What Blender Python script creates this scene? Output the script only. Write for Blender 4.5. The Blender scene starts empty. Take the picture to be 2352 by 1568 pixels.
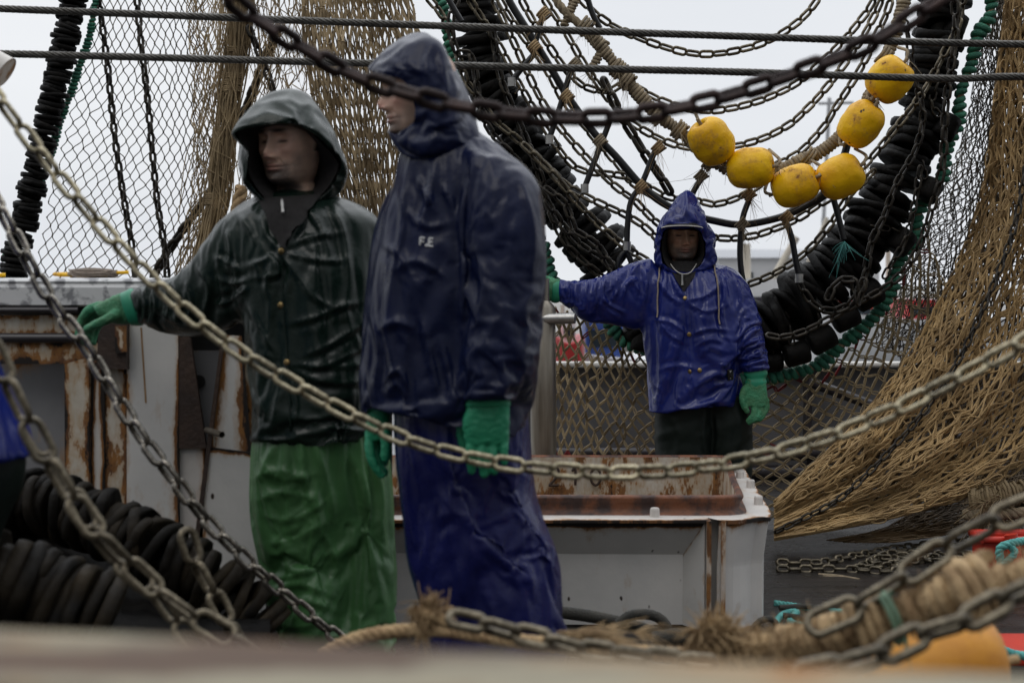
import bpy, bmesh, math, random
import numpy as np
from mathutils import Vector, Matrix, noise
from mathutils.bvhtree import BVHTree
rnd = random.Random(7)
rng = np.random.default_rng(11)
sc = bpy.context.scene
C = sc.collection
# ------------------------------------------------------------------ camera
F, CX, CY, HZ, CAMZ = 3387.0, 1176.0, 784.0, 650.0, 1.25
cam_d = bpy.data.cameras.new('camera'); cam = bpy.data.objects.new('camera', cam_d); C.objects.link(cam)
sc.camera = cam
PITCH = math.atan((CY-HZ)/F)
cam.location = (0, 0, CAMZ); cam.rotation_euler = (math.pi/2-PITCH, 0, 0)
cam_d.sensor_width = 36; cam_d.lens = F/2352*36
cam_d.clip_start = .05; cam_d.clip_end = 5000
cam_d.dof.use_dof = True; cam_d.dof.focus_distance = 6.9; cam_d.dof.aperture_fstop = 3.3
# ------------------------------------------------------------------ light: overcast sky, one weak broad sun
EL, AZ = math.radians(52), math.radians(205)
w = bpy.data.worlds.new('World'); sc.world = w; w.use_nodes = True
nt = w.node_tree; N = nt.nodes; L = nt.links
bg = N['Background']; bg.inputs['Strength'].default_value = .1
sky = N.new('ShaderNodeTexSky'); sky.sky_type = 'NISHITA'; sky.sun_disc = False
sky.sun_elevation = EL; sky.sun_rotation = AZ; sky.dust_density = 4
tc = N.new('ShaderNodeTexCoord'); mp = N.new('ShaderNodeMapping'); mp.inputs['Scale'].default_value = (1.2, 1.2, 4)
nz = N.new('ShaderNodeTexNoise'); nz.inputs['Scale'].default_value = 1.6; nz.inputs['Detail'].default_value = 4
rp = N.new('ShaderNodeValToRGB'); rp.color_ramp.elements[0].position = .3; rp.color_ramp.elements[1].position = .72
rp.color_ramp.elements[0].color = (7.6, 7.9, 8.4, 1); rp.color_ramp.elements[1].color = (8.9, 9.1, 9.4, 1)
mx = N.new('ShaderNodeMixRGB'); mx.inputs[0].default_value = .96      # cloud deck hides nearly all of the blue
L.new(tc.outputs['Generated'], mp.inputs[0]); L.new(mp.outputs[0], nz.inputs['Vector']); L.new(nz.outputs['Fac'], rp.inputs[0])
# added gradient over the unseen sky: brighter overhead, dimmed behind the camera, for contrast
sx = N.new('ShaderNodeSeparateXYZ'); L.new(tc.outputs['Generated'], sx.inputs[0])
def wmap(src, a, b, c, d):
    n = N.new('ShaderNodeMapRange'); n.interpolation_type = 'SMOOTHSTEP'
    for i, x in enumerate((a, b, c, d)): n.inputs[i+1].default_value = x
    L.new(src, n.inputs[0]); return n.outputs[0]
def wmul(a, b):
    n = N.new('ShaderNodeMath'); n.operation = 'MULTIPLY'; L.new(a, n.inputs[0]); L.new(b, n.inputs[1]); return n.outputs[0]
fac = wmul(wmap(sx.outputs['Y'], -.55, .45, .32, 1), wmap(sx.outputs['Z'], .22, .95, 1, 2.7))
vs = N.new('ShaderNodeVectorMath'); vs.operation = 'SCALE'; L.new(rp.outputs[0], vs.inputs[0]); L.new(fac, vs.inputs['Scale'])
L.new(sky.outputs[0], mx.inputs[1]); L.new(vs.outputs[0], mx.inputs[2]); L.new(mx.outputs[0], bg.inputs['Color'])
sd = bpy.data.lights.new('sun', 'SUN'); sun = bpy.data.objects.new('sun', sd); C.objects.link(sun)
sd.energy = .5; sd.angle = math.radians(35); sd.color = (1, .97, .93)
sv = Vector((math.sin(AZ)*math.cos(EL), math.cos(AZ)*math.cos(EL), math.sin(EL)))
sun.rotation_euler = (-sv).to_track_quat('-Z', 'Y').to_euler()
sc.view_settings.view_transform = 'Standard'; sc.view_settings.look = 'None'
sc.view_settings.exposure = 0.0; sc.view_settings.gamma = 1
sc.render.film_transparent = False
# ------------------------------------------------------------------ photo pixel (2352 wide) + distance -> world point
sa, ca = math.sin(PITCH), math.cos(PITCH)
def P(x, y, d):
    u = (x-CX)/F; v = (CY-y)/F
    dy = ca+v*sa; t = d/dy
    return Vector((u*t, d, CAMZ+(v*ca-sa)*t))
def PA(A):
    A = np.asarray(A, float); u = (A[..., 0]-CX)/F; v = (CY-A[..., 1])/F; d = A[..., 2]
    dy = ca+v*sa; t = d/dy
    return np.stack([u*t, d, CAMZ+(v*ca-sa)*t], -1)
def proj(W):
    W = np.asarray(W); X = W[..., 0]; Y = W[..., 1]; Z = W[..., 2]-CAMZ
    fw = Y*ca-Z*sa; up = Y*sa+Z*ca
    return np.stack([CX+F*X/fw, CY-F*up/fw], -1)
def cat(pts, n=8, closed=False):                     # Catmull-Rom through points (numpy, any dimension)
    p = np.asarray(pts, float)
    if len(p) < 3 and not closed:
        t = np.linspace(0, 1, n*(len(p)-1)+1)[:, None]; return p[0]*(1-t)+p[-1]*t
    if closed: q = np.concatenate([p[-1:], p, p[:2]]); m = len(p)
    else: q = np.concatenate([2*p[:1]-p[1:2], p, 2*p[-1:]-p[-2:-1]]); m = len(p)-1
    out = []
    t = np.linspace(0, 1, n, endpoint=False).reshape((-1,)+(1,)*(p.ndim-1))
    for i in range(m):
        a, b, c, d = q[i], q[i+1], q[i+2], q[i+3]
        out.append(.5*((2*b)+(-a+c)*t+(2*a-5*b+4*c-d)*t*t+(-a+3*b-3*c+d)*t**3))
    out = np.concatenate(out)
    if not closed: out = np.concatenate([out, p[-1:]])
    return out
def resamp(p, step=None, n=None):
    p = np.asarray(p, float); s = np.concatenate([[0], np.cumsum(np.linalg.norm(np.diff(p, axis=0), axis=1))])
    if n is None: n = max(2, int(round(s[-1]/step))+1)
    t = np.linspace(0, s[-1], n)
    return np.stack([np.interp(t, s, p[:, k]) for k in range(p.shape[1])], 1)
def path(px, n=10, step=None): # pixel path -> dense world path
    q = PA(cat(px, n))
    return resamp(q, step) if step else q
def frames(p):
    T = np.gradient(p, axis=0); T /= np.linalg.norm(T, axis=1)[:, None]+1e-12
    n0 = np.cross(T[0], [0, 0, 1.]); 
    if np.linalg.norm(n0) < .1: n0 = np.cross(T[0], [0, 1., 0])
    n0 /= np.linalg.norm(n0); Ns = [n0]
    for i in range(1, len(p)):
        v = Ns[-1]-T[i]*np.dot(Ns[-1], T[i]); Ns.append(v/(np.linalg.norm(v)+1e-12))
    Ns = np.array(Ns); return T, Ns, np.cross(T, Ns)
class MB:
    def __init__(s): s.v = []; s.f = []; s.n = 0; s.m = []
    def add(s, v, f, mi=0):
        v = np.asarray(v, float).reshape(-1, 3); f = np.asarray(f, int)
        s.v.append(v); s.f.append(f+s.n); s.m.append(np.full(len(f), mi)); s.n += len(v); return s
    def tube(s, p, r, n=8, cap=True, mi=0, flat=1.0):
        p = np.asarray(p, float); r = np.broadcast_to(np.asarray(r, float), (len(p),))
        T, A, B = frames(p); th = np.arange(n)*2*np.pi/n
        v = p[:, None]+r[:, None, None]*(A[:, None]*np.cos(th)[None, :, None]+B[:, None]*np.sin(th)[None, :, None]*flat)
        k = len(p); i = np.arange(k-1)[:, None]*n; j = np.arange(n)[None]; j2 = (j+1) % n
        f = np.stack([i+j, i+j2, i+n+j2, i+n+j], -1).reshape(-1, 4)
        s.add(v, f, mi)
        if cap:
            c = s.n; s.add(np.concatenate([[p[0], p[-1]], v[0], v[-1]]), np.zeros((0, 4), int)); b = c+2; e = c+2+n
            jj = np.arange(n); j2 = (jj+1) % n
            z1 = np.stack([np.full(n, c), b+j2, b+jj, np.full(n, c)], -1)
            z2 = np.stack([np.full(n, c+1), e+jj, e+j2, np.full(n, c+1)], -1)
            s.f.append(z1); s.f.append(z2); s.m.append(np.full(2*n, mi))
        return s
    def segs(s, A, B, r, n=4, mi=0):                 # many straight prisms at once
        A = np.asarray(A, float); B = np.asarray(B, float); k = len(A)
        T = B-A; T /= np.linalg.norm(T, axis=1)[:, None]+1e-12
        X = np.cross(T, [0.03, 1., 0.02]); X /= np.linalg.norm(X, axis=1)[:, None]+1e-9; Y = np.cross(T, X)
        th = np.arange(n)*2*np.pi/n+.4; r = np.broadcast_to(np.asarray(r, float), (k,))[:, None, None]
        o = r*(X[:, None]*np.cos(th)[None, :, None]+Y[:, None]*np.sin(th)[None, :, None])
        v = np.concatenate([A[:, None]+o, B[:, None]+o], 1).reshape(-1, 3)
        b = np.arange(k)[:, None]*2*n; j = np.arange(n)[None]; j2 = (j+1) % n
        f = np.stack([b+j, b+j2, b+n+j2, b+n+j], -1).reshape(-1, 4)
        return s.add(v, f, mi)
    def blobs(s, Pn, r, mi=0):                       # many small octahedra
        Pn = np.asarray(Pn, float); k = len(Pn); r = np.broadcast_to(np.asarray(r, float), (k,))[:, None, None]
        o = np.array([[1, 0, 0], [0, 1, 0], [-1, 0, 0], [0, -1, 0], [0, 0, 1], [0, 0, -1.]])
        v = (Pn[:, None]+r*o[None]).reshape(-1, 3); q = []
        for a in range(4): b = (a+1) % 4; q += [[a, b, 4, a], [b, a, 5, b]]
        f = (np.arange(k)[:, None, None]*6+np.array(q)[None]).reshape(-1, 4)
        return s.add(v, f, mi)
    def grid(s, G, closed=False, mi=0, capend=None, capstart=None):
        G = np.asarray(G, float); k, n = G.shape[:2]; b = s.n
        i = np.arange(k-1)[:, None]*n; j = np.arange(n if closed else n-1)[None]; j2 = (j+1) % n
        s.add(G, np.stack([i+j, i+j2, i+n+j2, i+n+j], -1).reshape(-1, 4), mi)
        jj = np.arange(n); jn = (jj+1) % n
        for pt, row, fl in ((capstart, 0, 1), (capend, k-1, 0)):
            if pt is not None:
                c = s.n; s.add([pt], np.zeros((0, 4), int)); e = b+row*n
                z = np.stack([np.full(n, c), e+(jn if fl else jj), e+(jj if fl else jn), np.full(n, c)], -1)
                s.f.append(z); s.m.append(np.full(n, mi))
        return s
    def box(s, a, b, mi=0, R=None):
        a = np.array(a, float); b = np.array(b, float)
        v = np.array([[x, y, z] for z in (a[2], b[2]) for y in (a[1], b[1]) for x in (a[0], b[0])])
        if R is not None: c = v.mean(0); v = (v-c)@np.array(R).T+c
        return s.add(v, [[0, 2, 3, 1], [4, 5, 7, 6], [0, 1, 5, 4], [2, 6, 7, 3], [0, 4, 6, 2], [1, 3, 7, 5]], mi)
    def mesh(s, name, mats, smooth=True, attr=None):
        me = bpy.data.meshes.new(name)
        V = np.concatenate(s.v) if s.v else np.zeros((0, 3)); Fc = np.concatenate(s.f); mi = np.concatenate(s.m)
        tri = Fc[:, 0] == Fc[:, 3]
        q = Fc[~tri]; t = Fc[tri][:, :3]
        me.vertices.add(len(V)); me.vertices.foreach_set('co', V.ravel())
        me.loops.add(len(q)*4+len(t)*3); me.loops.foreach_set('vertex_index', np.concatenate([q.ravel(), t.ravel()]))
        me.polygons.add(len(q)+len(t))
        ls = np.concatenate([np.arange(len(q))*4, len(q)*4+np.arange(len(t))*3]); me.polygons.foreach_set('loop_start', ls)
        me.polygons.foreach_set('material_index', np.concatenate([mi[~tri], mi[tri]]))
        me.polygons.foreach_set('use_smooth', np.full(len(q)+len(t), smooth))
        me.update(calc_edges=True); me.validate()
        for m in (mats if isinstance(mats, (list, tuple)) else [mats]): me.materials.append(m)
        if attr:
            for k, a in attr.items():
                at = me.attributes.new(k, 'FLOAT', 'POINT'); at.data.foreach_set('value', np.asarray(a, float))
        return me
    def build(s, name, mat, parent=None, smooth=True, attr=None, mods=()):
        me = s.mesh(name, mat, smooth, attr); return link(name, me, parent, mods)
def wmat(o):
    return wmat(o.parent) @ o.matrix_parent_inverse @ Matrix.Translation(o.location) if o.parent else Matrix.Translation(o.location)
def link(name, me, parent=None, mods=()):
    o = bpy.data.objects.new(name, me); C.objects.link(o)
    if parent is not None:
        o.parent = parent
        M0 = wmat(parent)
        o.matrix_parent_inverse = M0.inverted()
    for k, kw in mods:
        md = o.modifiers.new(k.lower(), k)
        for a, b in kw.items(): setattr(md, a, b)
    return o
def tag(o, label=None, cat=None, group=None, kind=None):
    if label: o['label'] = label
    if cat: o['category'] = cat
    if group: o['group'] = group
    if kind: o['kind'] = kind
    return o
def thing(name, label, cat, loc, group=None):
    o = bpy.data.objects.new(name, None); C.objects.link(o); o.location = loc; o.empty_display_size = .1
    return tag(o, label, cat, group)
# ------------------------------------------------------------------ materials
def hexc(r, g, b): return (r, g, b, 1)
MAT = {}
def M(name, c1, c2=None, rough=.5, metal=0, scale=8, stretch=(1, 1, 1), lo=.35, hi=.65, bump=0, bscale=60, bst=None, rust=None,
      wear=0, spec=.5, rand=0, detail=5, coat=0, rvar=0, dark=(.012, .008, .006), spots=0):
    m = bpy.data.materials.new(name); m.use_nodes = True; nt = m.node_tree; N = nt.nodes; L = nt.links
    bs = N['Principled BSDF']; bs.inputs['Roughness'].default_value = rough; bs.inputs['Metallic'].default_value = metal
    bs.inputs['Specular IOR Level'].default_value = spec; bs.inputs['Coat Weight'].default_value = coat; bs.inputs['Coat Roughness'].default_value = .12
    tc = N.new('ShaderNodeTexCoord')
    def mapv(st):
        mp = N.new('ShaderNodeMapping'); mp.inputs['Scale'].default_value = st; L.new(tc.outputs['Object'], mp.inputs[0]); return mp.outputs[0]
    def nz(sc_, st=(1, 1, 1), det=detail, ro=.6):
        n = N.new('ShaderNodeTexNoise'); n.inputs['Scale'].default_value = sc_; n.inputs['Detail'].default_value = det
        n.inputs['Roughness'].default_value = ro; L.new(mapv(st), n.inputs['Vector']); return n.outputs['Fac']
    def mr(x, a, b, c=0, d=1):
        n = N.new('ShaderNodeMapRange'); n.inputs[1].default_value = a; n.inputs[2].default_value = b; n.inputs[3].default_value = c; n.inputs[4].default_value = d
        L.new(x, n.inputs[0]); return n.outputs[0]
    def mth(op, a, b):
        n = N.new('ShaderNodeMath'); n.operation = op
        for i, x in enumerate((a, b)):
            if isinstance(x, (int, float)): n.inputs[i].default_value = x
            else: L.new(x, n.inputs[i])
        return n.outputs[0]
    def mix(f, a, b):
        n = N.new('ShaderNodeMixRGB')
        if isinstance(f, (int, float)): n.inputs[0].default_value = f
        else: L.new(f, n.inputs[0])
        for i, x in ((1, a), (2, b)):
            if isinstance(x, tuple): n.inputs[i].default_value = (*x[:3], 1)
            else: L.new(x, n.inputs[i])
        return n.outputs[0]
    col = mix(mr(nz(scale, stretch), lo, hi), c1, c2 or tuple(x*.7 for x in c1))
    if rand:
        oi = N.new('ShaderNodeObjectInfo'); hs = N.new('ShaderNodeHueSaturation'); L.new(mr(oi.outputs['Random'], 0, 1, 1-rand, 1+rand), hs.inputs['Value'])
        L.new(col, hs.inputs['Color']); col = hs.outputs[0]
    ro = rough
    if rust:
        amt, rs, rst = rust
        n1 = nz(rs, rst, 8, .68); n2 = nz(rs*3.1, rst, 6, .7)
        s_ = mth('ADD', mth('MULTIPLY', n1, .7), mth('MULTIPLY', n2, .3))
        if wear:
            at = N.new('ShaderNodeAttribute'); at.attribute_name = 'wear'; s_ = mth('ADD', s_, mth('MULTIPLY', at.outputs['Fac'], wear))
        e = 1-amt
        stain = mr(s_, e-.10, e+.03); rustm = mr(s_, e-.01, e+.02); drk = mr(s_, e+.07, e+.10)
        col = mix(mth('MULTIPLY', stain, .7), col, (.36, .20, .07))
        col = mix(rustm, col, mix(mr(n2, .4, .6), (.10, .040, .016), (.27, .12, .032)))
        col = mix(drk, col, dark)
        rr = mr(stain, 0, 1, rough, .85); L.new(rr, bs.inputs['Roughness'])
        bh = rustm
    if spots:
        v = N.new('ShaderNodeTexVoronoi'); v.inputs['Scale'].default_value = 14; v.inputs['Randomness'].default_value = 1; L.new(mapv((1, 1, .6)), v.inputs['Vector'])
        v2 = nz(9, (1, 1, 1), 2); sp = mth('MULTIPLY', mr(v.outputs['Distance'], .06, .10, 1, 0), mr(v2, .55-spots*.1, .56-spots*.1+.02)); col = mix(sp, col, (.03, .018, .012))
    L.new(col, bs.inputs['Base Color'])
    if rvar and not rust: L.new(mr(nz(scale*1.7), .3, .7, rough-rvar, rough+rvar), bs.inputs['Roughness'])
    if bump:
        b = N.new('ShaderNodeBump'); b.inputs['Strength'].default_value = bump; b.inputs['Distance'].default_value = .01
        L.new(nz(bscale, bst or (1, 1, 1), 4), b.inputs['Height']); L.new(b.outputs[0], bs.inputs['Normal'])
    MAT[name] = m; return m
TAN = (.27, .185, .085)
m_net_l = M('twine_olive', (.11, .082, .040), (.05, .040, .022), .8, scale=3)
m_net_t = M('twine_tan', (.40, .30, .17), (.20, .145, .078), .8, scale=6)
m_net_d = M('twine_dense', (.26, .19, .10), (.12, .085, .042), .8, scale=5)
m_net_g = M('twine_golden', (.50, .34, .155), (.24, .155, .068), .75, scale=5)
m_net_g2 = M('twine_brown', (.17, .11, .05), (.07, .045, .022), .8, scale=5)
m_net_k = M('twine_grey', (.10, .08, .055), (.05, .04, .03), .85, scale=5)
m_net_m = M('twine_mesh', (.40, .31, .18), (.20, .15, .085), .8, scale=9)
m_red = M('twine_red', (.25, .02, .02), (.12, .02, .02), .8)
m_wire = M('wire_steel', (.12, .115, .105), (.05, .046, .04), .42, .7, scale=60, rvar=.1)
m_chain = M('chain_steel', (.17, .145, .10), (.045, .035, .022), .36, .65, scale=45, rand=.4)
m_chaind = M('chain_dark', (.05, .042, .030), (.014, .011, .009), .4, .5, scale=30, rand=.35)
m_chainr = M('chain_rusty', (.045, .026, .022), (.02, .012, .012), .55, .55, scale=30, rand=.3)
m_chains = M('chain_silver', (.38, .35, .30), (.07, .058, .042), .27, .85, scale=55, rand=.3)
m_chainp = M('chain_pale', (.46, .41, .28), (.13, .105, .06), .32, .65, scale=50, rand=.3)
m_rub = M('rubber_black', (.003, .003, .003), (.009, .008, .007), .55, scale=14, bump=.6, bscale=30, rand=.5, spec=.12)
m_rubb = M('rubber_brown', (.003, .003, .003), (.020, .015, .009), .6, scale=5, bump=.5, bscale=25, rand=.7, spec=.12)
m_hose = M('hose_black', (.006, .006, .007), (.012, .012, .012), .3, scale=10, bump=.1, bscale=60)
m_rope = M('rope_tan', (.36, .29, .19), (.18, .14, .09), .85, scale=25, bump=.5, bscale=200)
m_ropef = M('rope_fuzzy', (.52, .37, .20), (.25, .16, .08), .9, scale=22, bump=.6, bscale=120)
m_ropeg = M('rope_green', (.05, .26, .155), (.025, .13, .09), .7, scale=14, bump=.6, bscale=160)
m_ropedk = M('rope_dark', (.05, .045, .035), (.02, .02, .017), .8, scale=14, bump=.6, bscale=160)
m_teal = M('rope_teal', (.12, .42, .38), (.06, .27, .26), .7, scale=20, bump=.5, bscale=200)
m_yel = M('float_yellow', (.90, .55, .004), (.72, .35, .004), .42, scale=6, lo=.3, hi=.7, bump=.7, bscale=13, spec=.3, rust=(.385, 12, (1, 1, 1)), spots=1.0)
m_orange = M('float_orange', (.62, .27, .01), (.45, .17, .01), .5, scale=7, bump=.1)
m_white = M('paint_white', (.64, .61, .57), (.53, .50, .47), .42, scale=3, rust=(.345, 5, (1, 1, .35)), wear=.26, spots=.9, bump=.25, bscale=9)
m_whitec = M('paint_white_clean', (.64, .62, .59), (.54, .53, .51), .4, scale=3, rust=(.30, 6, (1, 1, .4)), wear=.22, spots=1.2, bump=.25, bscale=8)
m_grey = M('paint_grey', (.22, .22, .225), (.17, .17, .175), .5, scale=3, rust=(.29, 5, (1, 1, .4)), wear=.2, spots=.7)
m_rusty = M('steel_rusty', (.58, .54, .47), (.42, .37, .29), .6, scale=6, rust=(.395, 13, (1, 1, .4)), wear=.16)
m_rustd = M('steel_rust_dark', (.055, .030, .018), (.03, .018, .014), .7, scale=9, bump=.4, bscale=60)
m_rustr = M('rim_rust', (.17, .055, .018), (.035, .014, .010), .5, scale=11, stretch=(1, 1, .6), lo=.42, hi=.58, bump=.5, bscale=50, detail=8)
m_galv = M('steel_galvanised', (.60, .60, .60), (.22, .22, .23), .5, scale=16, lo=.50, hi=.58, bump=.1, bscale=30, rust=(.26, 6, (1, 1, 1)))
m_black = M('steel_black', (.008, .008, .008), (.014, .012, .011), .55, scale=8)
m_pipe = M('pipe_dark', (.035, .030, .034), (.02, .018, .02), .3, scale=8, stretch=(.2, 1, 1))
m_post = M('post_metal', (.34, .31, .26), (.17, .14, .105), .36, .7, scale=26, stretch=(1, 1, .08), lo=.3, hi=.7)
m_zinc = M('zinc', (.5, .49, .47), (.3, .3, .29), .35, .8, scale=20)
m_deck = M('deck_wet', (.010, .009, .008), (.030, .025, .022), .30, scale=3, stretch=(.3, 5, 1), bump=.6, bscale=14, bst=(.4, 6, 1), rvar=.12, spec=.22)
m_bulw = M('bulwark_grey', (.15, .147, .155), (.11, .108, .112), .5, scale=2, rust=(.26, 4, (1, 1, .4)))
m_skin = None
jk = dict(bump=.2, bscale=22, rvar=.06, spec=.5)
m_j1 = M('oilskin_dark_green', (.007, .017, .012), (.005, .012, .009), .27, scale=5, **{**jk, 'spec': .34})
m_t1 = M('oilskin_green', (.062, .165, .058), (.036, .10, .034), .36, scale=4, **{**jk, 'spec': .36})
m_j2 = M('oilskin_navy', (.005, .009, .038), (.004, .007, .028), .30, scale=5, **{**jk, 'spec': .26})
m_t2 = M('oilskin_blue', (.007, .010, .085), (.004, .006, .055), .28, scale=5, **{**jk, 'spec': .32})
m_j3 = M('oilskin_royal', (.012, .022, .165), (.008, .014, .115), .22, scale=5, **{**jk, 'spec': .42})
m_t3 = M('oilskin_bottle', (.008, .013, .011), (.006, .010, .008), .48, scale=5, **{**jk, 'spec': .2})
m_g1 = M('glove_green', (.035, .24, .115), (.05, .16, .065), .55, scale=16, bump=.7, bscale=160)
m_g2 = M('glove_emerald', (.018, .27, .135), (.014, .2, .10), .5, scale=10, bump=.3, bscale=90)
m_cuff = M('cuff_emerald', (.02, .27, .15), (.015, .2, .11), .4, scale=8)
m_fleece = M('fleece_black', (.010, .009, .009), (.018, .016, .016), .9, scale=80, bump=.5, bscale=300)
m_brass = M('brass', (.35, .25, .11), (.2, .14, .06), .35, .9, scale=80)
m_cord = M('cord', (.30, .25, .20), (.2, .16, .13), .8, scale=80)
m_trim = M('trim_white', (.6, .58, .54), rough=.6)
m_print = M('print_white', (.8, .8, .8), rough=.6)
m_badge = M('badge_black', (.012, .012, .012), rough=.5)

# ------------------------------------------------------------------ generic builders
def link_mesh(name, Lk, W, r, mat, n=20, m=8):
    a = Lk/2-W/2; c = W/2-r; pts = []
    for k in range(n):
        th = 2*math.pi*k/n; x = math.cos(th)*c; y = math.sin(th)*c
        pts.append((x+(a if math.cos(th) > 0 else -a), y, 0))
    p = np.array(pts); mb = MB(); T = np.roll(p, -1, 0)-np.roll(p, 1, 0); T /= np.linalg.norm(T, axis=1)[:, None]
    Nn = np.stack([-T[:, 1], T[:, 0], 0*T[:, 0]], 1); B = np.array([0, 0, 1.])
    ph = np.arange(m)*2*np.pi/m
    V = p[:, None]+r*(Nn[:, None]*np.cos(ph)[None, :, None]+B*np.sin(ph)[None, :, None])
    i = np.arange(n)[:, None]; j = np.arange(m)[None]
    f = np.stack([i*m+j, i*m+(j+1) % m, ((i+1) % n)*m+(j+1) % m, ((i+1) % n)*m+j], -1).reshape(-1, 4)
    mb.add(V, f); mb.add([p[n//4]+[-.3*r, 0, 0]], np.zeros((0, 4), int))
    return mb.mesh(name, mat)
LM = {}
def chain(label, px, Lk, W, r, mat, group=None, name='chain', jit=.12, cat_='chain', start=0, world=None, flat=False):
    key = (Lk, W, r, mat.name)
    if key not in LM: LM[key] = link_mesh('link', Lk, W, r, mat)
    me = LM[key]
    pth = path(px, 12) if world is None else world
    pth = resamp(pth, Lk-2*r-.0005); T, A, B = frames(pth)
    root = thing(name, label, cat_, Vector(pth[0]), group)
    c0 = pth[0]
    mid = (pth[:-1]+pth[1:])/2; n = len(mid); acc = []
    for i in range(n):
        t = Vector(pth[i+1]-pth[i]).normalized(); a = Vector(A[i]); ang = start+(math.pi/2*(i % 2))+(math.pi/4)+rnd.uniform(-jit, jit)
        if flat: ang = (0.2 if i % 2 else 1.25)+rnd.uniform(-.5, .5)
        q = Matrix.Rotation(ang, 3, t) @ a; q = (q-t*q.dot(t)).normalized(); b = t.cross(q)
        R = Matrix((t, q, b)).transposed().to_4x4(); R.translation = Vector(mid[i]-c0)
        if i < 100:
            o = bpy.data.objects.new('link', me); C.objects.link(o); o.parent = root; o.matrix_local = R
        else: acc.append(R)
    if acc:
        V = np.array([v.co for v in me.vertices]); Fq = np.array([list(p.vertices) for p in me.polygons]); mb = MB()
        for R in acc: Rn = np.array(R); mb.add(V@Rn[:3, :3].T+Rn[:3, 3]+c0, Fq)
        o = mb.build('further_links', mat, root); o['kind'] = 'stuff'
    return root
def twisted(mb, pth, R, pitch, strands=3, n=6, mi=0, rr=None, wob=0, steps=10):
    pth = resamp(pth, pitch/steps); T, A, B = frames(pth); s = np.arange(len(pth))*pitch/steps
    rr = rr or R*.62
    for k in range(strands):
        th = 2*np.pi*(s/pitch+k/strands); o = (R-rr*.85)
        q = pth+o*(A*np.cos(th)[:, None]+B*np.sin(th)[:, None])
        mb.tube(q, rr, n, True, mi)
    return mb
def wrapped(mb, pth, R, r, pitch=None, n=6, core=True, mi=0, wob=.15, seed=1):
    """core rope with a small line wound tightly round it"""
    pitch = pitch or r*2.1; g = np.random.default_rng(seed)
    q = resamp(pth, pitch/9); T, A, B = frames(q); s = np.arange(len(q))/9.0
    wv = 1+wob*np.interp(s, np.arange(int(s[-1])+2), g.uniform(-1, 1, int(s[-1])+2))
    sh = wob*.8*np.interp(s, np.arange(int(s[-1])+2), g.uniform(-1, 1, int(s[-1])+2))
    th = 2*np.pi*s
    mb.tube(q+(R-r)*wv[:, None]*(A*np.cos(th)[:, None]+B*np.sin(th)[:, None])+T*(sh*r)[:, None], r, n, True, mi)
    if core: mb.tube(resamp(pth, R), R-r*1.3, 8, True, mi)
    return mb
def fray(mb, p, dirv, L, n=14, r=.0012, spread=.5, mi=0, seed=0):
    g = np.random.default_rng(seed+int(abs(p[0])*1e4)); p = np.array(p); dirv = np.array(dirv, float)/np.linalg.norm(dirv)
    for k in range(n):
        v = dirv+g.normal(0, spread, 3); v /= np.linalg.norm(v); l = L*g.uniform(.4, 1); t = np.linspace(0, 1, 5)[:, None]
        bend = g.normal(0, .25, 3); q = p+v*l*t+bend*l*t*t+np.array([0, 0, -.25])*l*t*t
        mb.tube(q, r*(1-.6*t[:, 0]), 3, False, mi)
    return mb
def tie(mb, c, ax, R=.03, r=.006, turns=3, mi=0, tail=.06, seed=0):
    c = np.array(c); ax = np.array(ax, float)/np.linalg.norm(ax)
    s = np.linspace(0, 1, turns*10); a = np.cross(ax, [0, 1, .2]); a /= np.linalg.norm(a); b = np.cross(ax, a)
    th = 2*np.pi*turns*s
    mb.tube(c+ax*((s-.5)*turns*r*2)[:, None]+R*(a*np.cos(th)[:, None]+b*np.sin(th)[:, None]), r, 6, True, mi)
    if tail: fray(mb, c+b*R, [rnd.uniform(-.4, .4), -.2, -1], tail, 12, .0014, .35, mi, seed)
    return mb
def guide_surface(guides, n=60):
    G = np.array([resamp(cat(g, 12), n=n) for g in guides])           # (K, n, 3) px,py,d
    G = cat(G, 8); K = G.shape[0]
    def S(u, v):
        a = np.clip(u, 0, 1)*(K-1); i = np.minimum(a.astype(int), K-2); fa = (a-i)[..., None]
        b = np.clip(v, 0, 1)*(n-1); j = np.minimum(b.astype(int), n-2); fb = (b-j)[..., None]
        return (G[i, j]*(1-fa)*(1-fb)+G[i+1, j]*fa*(1-fb)+G[i, j+1]*(1-fa)*fb+G[i+1, j+1]*fa*fb)
    return S
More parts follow.
